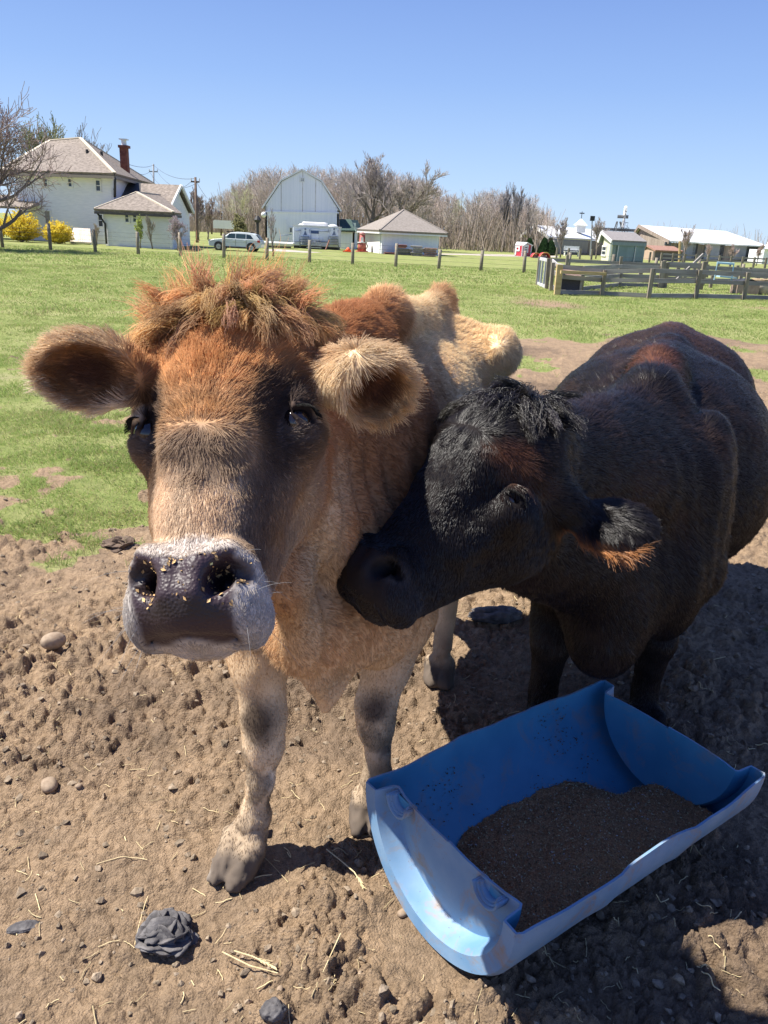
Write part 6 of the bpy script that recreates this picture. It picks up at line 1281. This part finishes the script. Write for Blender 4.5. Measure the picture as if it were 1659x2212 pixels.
# ---------------------------------------------------------------- right-hand farm buildings
def right_side():
    # red hut with the letter P
    a, b, c = xy(k3(308, 482), 75.), xy(k3(345, 484), 74.), xy(k3(391, 481), 76.5); root = top_empty('red_hut', b, 'small red ticket hut with white trim and a white letter P', 'hut'); W, W2 = Wall(a, b), Wall(b, c)
    M_r = mat('red_paint', (.50, .035, .06), .6, (.58, .06, .09), 3); z = W.hit(k3(345, 428))[2]; solid_wall('wall', W, z, M_r, root, .1); solid_wall('wall', W2, z, M_r, root, .1)
    pk = W2.hit(k3(368, 417)); MB().prism([V3(b, z), V3(c, z), pk], -W2.n*.1).obj('gable', M_r, root); d = a-b
    r0, r1 = pk+W2.n*.15, pk+d-W2.n*.2; roof('roof', [(V3(b, z-.05)+W2.n*.15-W2.e*.1, V3(b, z-.05)+d-W2.e*.1, r1, r0)], M_trim, root, .08); roof('roof', [(V3(c, z-.05)+W2.n*.15+W2.e*.1, V3(c, z-.05)+d+W2.e*.1, r1, r0)], M_trim, root, .08)
    window(W2, k3(357, 430), k3(373, 462), root, 2, 1, fw=.2)
    for x in (345, 391, 308): p = xy(k3(x, 483), 74.0 if x == 345 else 76.4 if x == 391 else 75.); MB().box(V3(p, z/2)-[0, .06, 0], (.10, .10, z)).obj('corner_board', M_trim, root)
    p, q = W.hit(k3(318, 432)), W.hit(k3(318, 478)); H = p[2]-q[2]; mb = MB(); s = abs((W.hit(k3(334, 450))-W.hit(k3(316, 450)))@W.e); o = p+W.n*.04
    mb.box(o-[0, 0, H*.5], (s*.3, .03, H), W.R).box(o+W.e*s*.55-[0, 0, H*.08], (s*.9, .032, H*.16), W.R).box(o+W.e*s*.55-[0, 0, H*.5], (s*.9, .034, H*.16), W.R).box(o+W.e*s*.95-[0, 0, H*.29], (s*.3, .036, H*.55), W.R); mb.obj('letter_sign', M_trim, root)
    # two hoop planters
    for i, (x, w) in enumerate(((424, 42), (471, 52))):
        Y = 70.-i; p = xy(k3(x, 488), Y); R = w/2.471*Y/FOC/2; M_h = mat('red_hoop', (.50, .05, .07), .6); cr = top_empty('hoop_tunnel', p, ('left', 'right')[i]+' red half-round hoop with a yellow rim and a small white figure inside', 'hoop'); 
        def arc(r0, r1, dy, name, m):
            mb = MB(); n = 20; V = []
            for j in range(n+1):
                t = PI*j/n
                for r, y in ((r0, 0), (r1, 0), (r1, dy), (r0, dy)): V.append(V3(p, 0)+[math.cos(t)*r, y, math.sin(t)*r*1.05+R*.1])
            return mb.add(V, [(j*4+k, j*4+(k+1) % 4, j*4+4+(k+1) % 4, j*4+4+k) for j in range(n) for k in range(4)]).obj(name, m, cr, True)
        arc(R*.80, R*.98, 1.2, 'hoop', M_h); arc(R*.96, R*1.06, -.05, 'rim', mat('yellow_rim', (.55, .38, .10), .6)); MB().tube([V3(p, 0)+[0, .6, 0], V3(p, R*.35)+[0, .6, 0], V3(p, R*.78)+[0, .6, 0]], [.28, .22, .06], 10).obj('figure', M_trim, cr, True); MB().box(V3(p, R*.2)+[0, 1.15, 0], (R*1.7, .06, R*.4)).obj('back_panel', mat('dark_red', (.22, .04, .05), .8), cr)
    # low grey barn with cupola
    Y = 100.; a, b, c = xy(k3(375, 480), Y), xy(k3(515, 482), 92.), xy(k3(900, 490), 108.); W, W2 = Wall(a, b), Wall(b, c); root = top_empty('grey_barn', b, 'long low grey barn with white metal roof and a white cupola', 'barn')
    M_gb = mat('grey_barn_siding', (.25, .235, .23), .8, (.31, .29, .28), 2, stretch=(4, 4, .3)); M_gd = mat('dark_barn_siding', (.19, .165, .15), .8, (.24, .21, .19), 2)
    z = W2.hit(k3(515, 392))[2]; zc = W2.hit(k3(900, 405))[2]; zc = z; pk = W.hit(k3(440, 332)); back = c-b
    g = W.hit(k3(385, 396)); MB().prism([V3(a, -.2), V3(a, z), pk, V3(b, z), V3(b, -.2)], -W.n*.2).obj('gable_wall', M_gb, root); solid_wall('wall', W2, z, M_gb, root)
    p = W.hit(k3(357, 386))+W.n*.6; q = W.hit(k3(440, 327))+W.n*.6; r = W.hit(k3(517, 396))+W.n*.6; r[2] = z+.05; q2 = q+back*1.0; roof('roof', [(r, r+back, q2, q)], M_roofw, root); roof('roof', [(p, p+back, q2, q)], M_roofw, root)
    MB().bar(p+W.n*.05, q+W.n*.05, .06, .35).bar(r+W.n*.05, q+W.n*.05, .06, .35).obj('rake_board', M_trim, root)
    for x0, x1 in ((392, 406), (472, 515)): p, q = W.hit(k3(x0, 400)), W.hit(k3(x1, 478)); MB().box((p+q)/2+W.n*.08, (abs((q-p)@W.e), .12, abs(p[2]-q[2])), W.R).obj('white_panel', M_trim, root)
    p, q = W.hit(k3(408, 398)), W.hit(k3(448, 478)); MB().box((p+q)/2+W.n*.05, (abs((q-p)@W.e), .1, abs(p[2]-q[2])), W.R).obj('sliding_door', M_gb, root)
    p = W.hit(k3(428, 366)); own(root, ball_obj('round_sign', p+W.n*.1, .8, mat('pink_sign', (.6, .5, .52), .6), 10, (1, .1, .7)))
    p, q = W2.hit(k3(520, 400)), W2.hit(k3(690, 472)); MB().box((p+q)/2+W2.n*.05, (abs((q-p)@W2.e), .1, abs(p[2]-q[2])), W2.R).obj('sliding_door', M_gb, root)
    for x0, x1 in ((700, 762),): p, q = W2.hit(k3(x0, 402)), W2.hit(k3(x1, 478)); MB().box((p+q)/2+W2.n*.05, (abs((q-p)@W2.e), .1, abs(p[2]-q[2])), W2.R).obj('dark_panel', M_gd, root)
    t = zat(k3(657, 336), 102.); s = .72; MB().box(t-[0, 0, .1], (1.5*s, 1.5*s, 1.2*s)).obj('cupola', M_trim, root); ap = t+[0, 0, 1.1]; mb = MB(); e = .72
    mb.add([t+[-e, -e, .32], t+[e, -e, .32], t+[e, e, .32], t+[-e, e, .32], ap], [(0, 1, 4), (1, 2, 4), (2, 3, 4), (3, 0, 4), (3, 2, 1, 0)]).obj('cupola_roof', M_roofw, root); MB().tube([ap, ap+[0, 0, .8]], .04, 6).bar(ap+[-.3, 0, .6], ap+[.3, 0, .6], .04, .12).obj('weather_vane', M_dark, root)
    # long barn with open bays
    a, b, c = xy(k3(925, 500), 112.), xy(k3(1100, 506), 92.), xy(k3(1620, 512), 104.); W, W2 = Wall(a, b), Wall(b, c); root = top_empty('long_barn', b, 'long weathered barn with bright white metal roof and grey sliding doors', 'barn')
    M_wb = mat('weathered_boards', (.20, .155, .125), .9, (.34, .28, .235), 1.6, stretch=(3, 3, .15)); z = W2.hit(k3(1100, 412))[2]; pk = W.hit(k3(987, 331)); back = c-b
    MB().prism([V3(a, -.2), V3(a, pk[2]*.62), pk, V3(b, z), V3(b, -.2)], -W.n*.2).obj('gable_wall', M_wb, root); solid_wall('wall', W2, z, M_wb, root)
    r = V3(b, z+.05)+W2.n*.8+W.n*.3; q = pk+W.n*.4+[0, 0, .1]; roof('roof', [(r, r+back*1.02, q+back*.98, q)], M_roofw, root); l = V3(a, pk[2]*.62); roof('roof', [(l, l+back, q+back, q)], M_roofw, root); MB().bar(l+W.n*.3, q+W.n*.05, .08, .4).bar(r+W.n*.05, q+W.n*.05, .08, .4).obj('rake_board', M_wb, root)
    M_sd = mat('grey_door', (.33, .33, .36), .7, (.38, .38, .41), 2)
    for x0, x1, m in ((1190, 1258, M_sd), (1258, 1268, M_dark), (1325, 1402, M_sd), (1402, 1410, M_dark), (1470, 1545, M_sd), (1545, 1600, M_dark), (1108, 1136, M_glass)):
        y0, y1 = (415, 503) if x0 > 1110 else (410, 428); y0 += (x0-1190)*.02 if x0 > 1110 else 0; p, q = W2.hit(k3(x0, y0)), W2.hit(k3(x1, y1+(x0-1190)*.012 if x0 > 1110 else y1)); MB().box((p+q)/2+W2.n*.08, (abs((q-p)@W2.e), .12, abs(p[2]-q[2])), W2.R).obj('bay_door' if m is M_sd else 'window' if m is M_glass else 'bay_opening', m, root)  # bay openings are dark slabs, the shade inside put into their colour
    p = xy(k3(1608, 520), 100.); 
    # tan shed
    a, b, c = xy(k3(994, 508), 88.), xy(k3(1046, 511), 84.), xy(k3(1196, 514), 87.); W, W2 = Wall(a, b), Wall(b, c); root = top_empty('tan_shed', b, 'low tan shed with a reddish roof in front of the long barn', 'shed'); M_t = mat('tan_siding', (.40, .29, .22), .8, (.46, .34, .26), 3); M_t2 = mat('brown_siding', (.16, .135, .12), .8, (.20, .17, .15), 3)
    z = W2.hit(k3(1046, 460))[2]; pk = W.hit(k3(1018, 437)); MB().prism([V3(a, -.1), V3(a, z), pk, V3(b, z), V3(b, -.1)], -W.n*.1).obj('gable_wall', M_t, root); solid_wall('wall', W2, z, M_t2, root); r = V3(b, z)+W2.n*.3+W.n*.2; q = pk+W.n*.2+[0, 0, .05]; roof('roof', [(r, r+(c-b), q+(c-b), q)], mat('red_brown_shingles', (.26, .14, .10), .9, (.34, .20, .15), 4), root); l = V3(a, z); roof('roof', [(l, l+(c-b), q+(c-b), q)], M_t2, root)
    # white shed at the far right edge
    a = xy(k3(1625, 530), 95.); root = top_empty('white_shed', a, 'white shed cut by the right edge of the picture', 'shed'); z = zat(k3(1640, 452), 95.)[2]; MB().box(a+[4, 2, z/2], (8, 4, z)).obj('wall', M_boards, root); roof('roof', [(a+[-.3, -.6, z], a+[8.3, -.6, z], a+[8.3, 2, z+1.2], a+[1.2, 2, z+1.2])], M_roofw, root); MB().box(a+[2.0, -.05, z*.35], (1.2, .08, z*.7)).obj('door', M_trim, root)
    # garden shed with sliding glass front
    a, b, c = xy(k3(766, 520), 68.), xy(k3(812, 522), 64.), xy(k3(990, 526), 66.); W, W2 = Wall(a, b), Wall(b, c); root = top_empty('garden_shed', b, 'cream and grey-green shed with wide glass doors behind the rail pen', 'shed'); M_cr = mat('cream_siding', (.62, .60, .44), .7, (.70, .68, .52), 2, stretch=(3, 3, .3)); M_gg = mat('grey_green_siding', (.20, .25, .25), .7, (.25, .30, .30), 2, stretch=(3, 3, .3)); M_tq = mat('teal_glass', (.10, .17, .19), .25, (.16, .24, .27), 1, spec=.6)
    z = W2.hit(k3(812, 408))[2]; pk = W.hit(k3(789, 364)); MB().prism([V3(a, -.1), V3(a, z), pk, V3(b, z), V3(b, -.1)], -W.n*.1).obj('gable_wall', M_cr, root); solid_wall('wall', W2, z, M_gg, root); r = V3(b, z)+W2.n*.35+W.n*.25; q = pk+W.n*.25+[0, 0, .06]; roof('roof', [(r, r+(c-b)*1.02, q+(c-b)*1.02, q)], mat('asphalt_shingles', (.20, .185, .18), .9, (.27, .25, .24), 6), root); l = V3(a, z-.1)+W.n*.25-W2.n*.2; roof('roof', [(l, l+(c-b), q+(c-b), q)], M_gg, root)
    MB().bar(l+W.n*.05, q+W.n*.05, .06, .22).bar(r+W.n*.05, q+W.n*.05, .06, .22).obj('rake_board', M_trim, root); MB().bar(r-[0, 0, .12], r+(c-b)*1.02-[0, 0, .12], .08, .25).obj('fascia', M_gg, root)
    window(W, k3(780, 432), k3(794, 484), root, 2, 1, fw=.13)
    for x0, x1 in ((853, 895), (898, 942), (945, 985)): p, q = W2.hit(k3(x0, 425)), W2.hit(k3(x1, 514)); MB().box((p+q)/2+W2.n*.05, (abs((q-p)@W2.e), .06, abs(p[2]-q[2])), W2.R).obj('glass_panel', M_tq, root)
    for x in (851, 943): p, q = W2.hit(k3(x, 422)), W2.hit(k3(x, 516)); MB().box((p+q)/2+W2.n*.09, (.09, .08, abs(p[2]-q[2])), W2.R).obj('door_post', M_metal, root)
    # windmill
    Y = 112.; b = xy(k3(868, 490), Y); t = zat(k3(866, 276), Y); root = top_empty('windmill', b, 'steel farm windmill seen edge-on above the garden shed', 'windmill'); 
    for sx in (-1, 1):
        for sy in (-1, 1): MB().tube([b+[sx*1.5, sy*1.5, 0], t+[sx*.2, sy*.2, -.6]], .07, 6).obj('tower_leg', M_steel, root)
    mb = MB()
    for i in range(1, 7):
        f = i/7; w = 1.5*(1-f)+.2*f; z = t[2]*f
        for sx, sy, ex, ey in ((-1, -1, 1, -1), (1, -1, 1, 1), (1, 1, -1, 1), (-1, 1, -1, -1)): mb.bar(V3(b, z)+[sx*w, sy*w, 0], V3(b, z)+[ex*w, ey*w, 0], .05, .05); w2 = 1.5*(1-(i-1)/7)+.2*(i-1)/7; mb.bar(V3(b, z)+[sx*w, sy*w, 0], V3(b, t[2]*(i-1)/7)+[ex*w2, ey*w2, 0], .035, .035)
    mb.obj('tower_bracing', M_steel, root)
    R = (zat(k3(863, 217), Y)[2]-zat(k3(863, 333), Y)[2])/2; hub = t+[0, -1.0, 0]; ax = N3((.97, -.22, 0)); sd = np.array([-ax[1], ax[0], 0])
    MB().tube([hub-ax*.5, hub+ax*.9], .22, 10).obj('hub', M_steel, root)
    for k in range(18):
        a_ = 2*PI*k/18; rd = sd*math.cos(a_)+np.array([0, 0, 1])*math.sin(a_); tn = -sd*math.sin(a_)+np.array([0, 0, 1])*math.cos(a_); tw = N3(tn*.8+ax*.6); P = [hub+ax*.4+rd*R*.3-tw*R*.07, hub+ax*.4+rd*R*.3+tw*R*.07, hub+ax*.4+rd*R+tw*R*.20, hub+ax*.4+rd*R-tw*R*.20]; MB().slab(P, .03).obj('blade', M_roofw, root)
    mb = MB(); 
    for rr in (.5, .85): mb.tube([hub+ax*.4+(sd*math.cos(x)+np.array([0, 0, 1])*math.sin(x))*R*rr for x in np.linspace(0, 2*PI, 25)], .05, 5, False)
    mb.obj('wheel_ring', M_steel, root)
    p = zat(k3(880, 346), Y); MB().bar(p-[3.1, 0, 0], p+[2.2, 0, 0], .4, .35).obj('platform', M_steel, root)
    b = xy(k3(712, 480), 90.); t = zat(k3(722, 290), 90.); lr = top_empty('light_pole', b, 'thin floodlight pole between the two bare trees at the grey barn', 'light pole'); MB().tube([V3(b, 0), t], [.09, .06], 6).obj('pole', M_metal, lr); MB().box(t+[0, 0, .1], (.45, .3, .5)).obj('lamp_head', M_dark, lr)
    b = xy(k3(1186, 515), 80.); t = zat(k3(1190, 405), 80.); tag(MB().tube([V3(b, 0), t], .12, 8).obj('wooden_pole', M_newwood), 'plain pale wooden pole before the bare tree at the long barn', 'pole')
    b = xy(k2(273, 700), 66.); t = zat(k2(272, 515), 66.); lr = top_empty('lantern_post', b, 'dark lantern post left of the tall white barn', 'lamp post'); MB().tube([V3(b, 0), t-[0, 0, .3]], .11, 8).obj('post', M_dark, lr); MB().tube([t-[0, 0, .3], t-[0, 0, .1], t+[0, 0, .2]], [.18, .30, .1], 8).obj('lantern', M_dark, lr)
    b = xy(k2(80, 640), 85.); tag(MB().box(V3(b, 1.45), (2.6, 2, .8)).obj('white_canopy', M_roofw), 'low white canopy glimpsed behind the parked car', 'canopy'); 
    p = zat(k2(313, 490), 68.5); tag(ball_obj('barn_lamp', p, .22, M_trim, 8), 'round white lamp on the left edge of the tall barn', 'lamp')
    a = xy(k2(410, 690), 62.); br = top_empty('white_boat', a, 'low white upturned tub lying before the tall barn', 'tub'); MB().box(a+[0, 0, .28], (2.2, 1., .3), taper=1.15).obj('hull', M_trim, br, bev=.08); MB().box(a+[0, 0, .06], (1.8, .8, .12)).obj('shadow_base', mat('shadow_brown', (.20, .15, .12), .9), br)  # the brown block below the hull stands in for its shadow
    for i, (x, y) in enumerate(((610, 462), (480, 478))): 
        p = xy(k3(x, y+12), 86.); s = top_empty('garden_bench', p, ('white slatted garden bench before the grey barn', 'pale wooden bench near the red hoops')[i], 'bench'); MB().box(V3(p, .45), (1.6, .5, .06)).obj('seat', M_trim, s); MB().box(V3(p, .8)+[0, .25, 0], (1.6, .05, .4)).obj('backrest', M_trim, s)
        for q in (-.7, .7): MB().box(V3(p, .22)+[q, 0, 0], (.08, .45, .44)).obj('leg', M_trim, s)
M_steel = mat('galvanised_steel', (.10, .105, .11), .5, (.16, .165, .17), 5)
# ---------------------------------------------------------------- fences and pen
def wire_fence():
    r = top_empty('wire_fence', (0, 38.5, 0), 'long wire fence on grey wooden posts crossing the far edge of the field', 'fence'); rg = np.random.default_rng(3)
    base = [k1(15, 935), k1(300, 950), k1(567, 965), k1(821, 977), k1(1073, 988), k1(1330, 1003), k1(1585, 1018), k2(612, 803), k2(893, 815), k2(1175, 830), k2(1455, 842), k3(127, 558), k3(357, 568)]
    Y = 38.5; xs = [at(u, v, Y)[0] for u, v in base]; xs = [xs[0]-2.1, xs[0]-4.2]+xs+[xs[-1]+2.05*k for k in range(1, 14)]; xs.sort()
    tops = []
    for x in xs:
        h = 1.02+rg.normal()*.05; l = rg.normal(size=2)*.03; p = np.array([x, Y, 0]); MB().tube([p-[0, 0, .2], p+[l[0]*.5, l[1]*.5, h*.5], p+[l[0], l[1], h]], [.085, .08, .075], 7).obj('post', M_grey, r, True); tops.append(p+[0, -.08, 0])
    for z in (.16, .34, .54, .74, .92):
        MB().tube([p+[0, 0, z] for p in tops], .0045, 3).obj('wire', M_wire, r)
    # second thin line of posts further right and behind
def far_fence():
    r = top_empty('paddock_fence', xy(k3(1300, 515), 74), 'low distant post-and-rail paddock fence before the long barn', 'fence'); P = []
    for x in range(530, 1660, 62): p = xy(k3(x, 492+(x-530)*.030), 74.); P.append(p); MB().box(p+[0, 0, .45], (.16, .16, .9)).obj('post', M_grey, r)
    for z in (.45, .78): 
        for a, b in zip(P[9:], P[10:]): MB().bar(V3(a, z), V3(b, z), .05, .13).obj('rail', M_rail, r)
def pen():
    r = top_empty('rail_pen', ong(*k3(1000, 705)), 'weathered grey post-and-rail animal pen on the right of the field', 'fence')
    def post(uvb, uvt, w=.11, m=M_grey, Y=None):
        b = ong(*uvb) if Y is None else xy(uvb, Y); t = at(uvt[0], uvt[1], b[1]); h = t[2]; mb = MB(); mb.bar(V3(b, -.15), V3([b[0]+(t[0]-b[0])*.6, b[1]], h), w, w, (0, 1, 0)); mb.obj('post', m, r); return np.array([b[0], b[1], h])
    F = [post(k3(533, 692), k3(546, 530), .17, M_newwood), post(k3(772, 697), k3(790, 560)), post(k3(1022, 712), k3(1045, 553)), post(k3(1273, 712), k3(1298, 560)), post(k3(1530, 718), k3(1553, 572))]
    F.append(F[-1]+(F[-1]-F[-2])); F.append(F[-1]+(F[-1]-F[-3])/2*1.0)
    def rails(F, fr, n=(0, 1, 0), w=.125, m=M_rail):
        for a, b in zip(F, F[1:]):
            for f in fr: o = np.asarray(n)*.09; MB().bar(V3(a, a[2]*f)+o, V3(b, b[2]*f)+o, .04, w, (0, 0, 1)).obj('rail', m, r)
    rails(F, (.93, .60, .09)); MB().bar(V3(F[0], F[0][2]*.76)-[0, .1, 0], V3(F[1], F[1][2]*.86)-[0, .1, 0], .09, .09).obj('rail', M_newwood, r)
    # left return with a framed gate
    L = [F[0], post(k3(500, 672), k3(512, 520)), post(k3(477, 660), k3(486, 498)), post(k3(428, 640), k3(440, 488), .11)]
    rails(L[:3], (.93, .62, .12), (1, 0, 0), .12, mat('pale_rail', (.36, .34, .35), .8, (.46, .44, .45), 5))
    g0, g1 = L[3], L[2]; Mg = mat('white_gate_frame', (.50, .50, .52), .6); mb = MB()
    for f in (.06, .93): mb.bar(V3(g0, g0[2]*f), V3(g1, g1[2]*f), .05, .10)
    for t in (.02, .33, .66): q = lerp(g0, g1, t); mb.bar(V3(q, .05), V3(q, q[2]*.95), .06, .06, (0, 1, 0))
    g = mb.obj('gate_frame', Mg, r)
    # back run
    Bk = [post(k3(500, 600), k3(505, 496), Y=35.), post(k3(585, 560), k3(586, 480), Y=35.), post(k3(872, 560), k3(874, 488), Y=35.), post(k3(1105, 570), k3(1108, 508), Y=35.), post(k3(1325, 570), k3(1330, 515), Y=35.), post(k3(1560, 580), k3(1565, 545), Y=35.), post(k3(1800, 590), k3(1805, 545), Y=35.)]
    z0 = Bk[0][2]; rails([V3(b, z0*.95) for b in Bk], (.95, .62, .28), (0, 1, 0), .14)
    # middle divider
    M_ = [post(k3(662, 675), k3(668, 585)), post(k3(868, 650), k3(874, 560)), post(k3(1083, 655), k3(1100, 512), .15), post(k3(1103, 655), k3(1116, 520), .18), post(k3(1298, 665), k3(1322, 515), .14), post(k3(1352, 655), k3(1362, 590)), post(k3(1505, 660), k3(1512, 590))]
    rails([V3(M_[0], .8), V3(M_[1], .8), V3(M_[2], .8)], (.92, .5, .1)); rails([V3(M_[3], 1.0), V3(M_[4], 1.0)], (.9, .5)); rails([V3(M_[4], .9), V3(M_[6], .8), V3(M_[6], .8)+[4, 1, 0]], (.9, .4))
    a, b = ong(*k3(1155, 640)), ong(*k3(1285, 640)); MB().bar(V3(a, .1), V3(b, 1.25), .05, .12).obj('brace', M_rail, r)
    for x, y0, y1 in ((1215, 600, 548), (1262, 600, 545), (1330, 600, 530), (1490, 610, 535), (975, 620, 560), (1175, 600, 546), (1600, 650, 560), (1640, 640, 560)): post(k3(x, y0), k3(x+3, y1), .16)
    # hutch
    a, b = ong(*k3(548, 685)), ong(*k3(655, 690)); c = (a+b)/2+[0, .5, 0]; h = at(*k3(600, 612), c[1]-.5)[2]; hr = top_empty('animal_hutch', V3(c, 0), 'low dark hutch with a worn brown roof inside the pen corner', 'hutch'); w = b[0]-a[0]
    MB().box(V3(c, h/2), (w, .9, h)).obj('box', mat('dark_mesh', (.045, .045, .06), .8, (.07, .07, .09), 60), hr); MB().slab([V3(c, h+.02)+[-w*.52, -.55, 0], V3(c, h+.02)+[w*.52, -.55, 0], V3(c, h+.22)+[w*.52, .55, 0], V3(c, h+.22)+[-w*.52, .55, 0]], .05).obj('roof', mat('worn_brown_roof', (.12, .075, .06), .9, (.24, .17, .14), 7), hr)
    for x in (-.5, .5): MB().box(V3(c, h/2)+[x*w, -.46, 0], (.06, .06, h)).obj('corner_post', M_rail, hr)
    # crate and barrel at the right
    a = ong(*k3(1548, 690)); h = at(*k3(1548, 615), a[1])[2]; cr = top_empty('wooden_crate', a, 'brown wooden crate with a pitched lid at the right end of the pen', 'crate'); w = (ong(*k3(1590, 690))-ong(*k3(1505, 690)))[0]; MB().box(V3(a, h*.42)+[0, .3, 0], (w, .6, h*.84)).obj('box', mat('pinkish_boards', (.30, .22, .18), .9, (.38, .29, .24), 9), cr); MB().prism([V3(a, h*.84)+[-w*.55, 0, 0], V3(a, h*.84)+[w*.55, 0, 0], V3(a, h*1.1)+[w*.1, 0, 0]], (0, .7, 0)).obj('lid', M_dark, cr)
    a = ong(*k3(1612, 688)); h = at(*k3(1612, 615), a[1])[2]; br = top_empty('barrel', a, 'pale tan barrel standing beside the crate at the right edge', 'barrel'); R = (ong(*k3(1645, 688))-ong(*k3(1578, 688)))[0]/2; MB().tube([V3(a, 0), V3(a, h*.5), V3(a, h)], [R*.85, R, R*1.02], 18).obj('body', mat('tan_barrel', (.42, .36, .28), .7, (.50, .44, .36), 6), br, True); MB().tube([V3(a, h), V3(a, h+.05)], [R*1.08, R*1.08], 18).obj('lid', mat('straw_top', (.45, .33, .2), .9), br)
    # blue frame
    Y = 30.; q = [zat(k3(1372, 615), Y), zat(k3(1390, 518), Y), zat(k3(1478, 524), Y), zat(k3(1462, 625), Y)]; sr = top_empty('blue_frame', V3(q[0], 0), 'pale blue metal swing-bench frame inside the pen', 'frame'); Mb = mat('pale_blue_paint', (.33, .50, .60), .5); MB().tube(q, .03, 6).obj('frame_tube', Mb, sr); MB().bar(lerp(q[0], q[1], .25)-[0, .3, 0], lerp(q[3], q[2], .25)-[0, .3, 0], .35, .05).obj('seat', Mb, sr)
    for t in (.45, .95): MB().bar(lerp(q[0], q[1], t), lerp(q[3], q[2], t), .03, .05).obj('crossbar', Mb, sr)
def paths():
    def strip(name, pts, kind='structure'):
        P = [ong(u, v, .006) for u, v in pts]; mb = MB().add(P, [tuple(range(len(P)))]); tag(mb.obj(name, M_gravel), kind='structure')
    strip('gravel_drive', [k1(1560, 955), k1(1640, 950), k2(590, 729), k2(700, 738), k2(590, 738), k2(330, 726)])
    strip('gravel_yard', [k3(-300, 470), k3(130, 474), k3(540, 484), k3(540, 493), k3(200, 486), k3(60, 480), k3(-200, 476)])
M_gravel = mat('pale_gravel', (.36, .31, .26), .95, (.46, .41, .36), 3, bump=.3)
farmhouse(); barn(); restroom_trailer(); garage(); suv(); wires(); far_trees(); right_side(); wire_fence(); far_fence(); pen(); paths()
print('background done', time.time()-T0)
jersey(); black()
print('script', time.time()-T0)
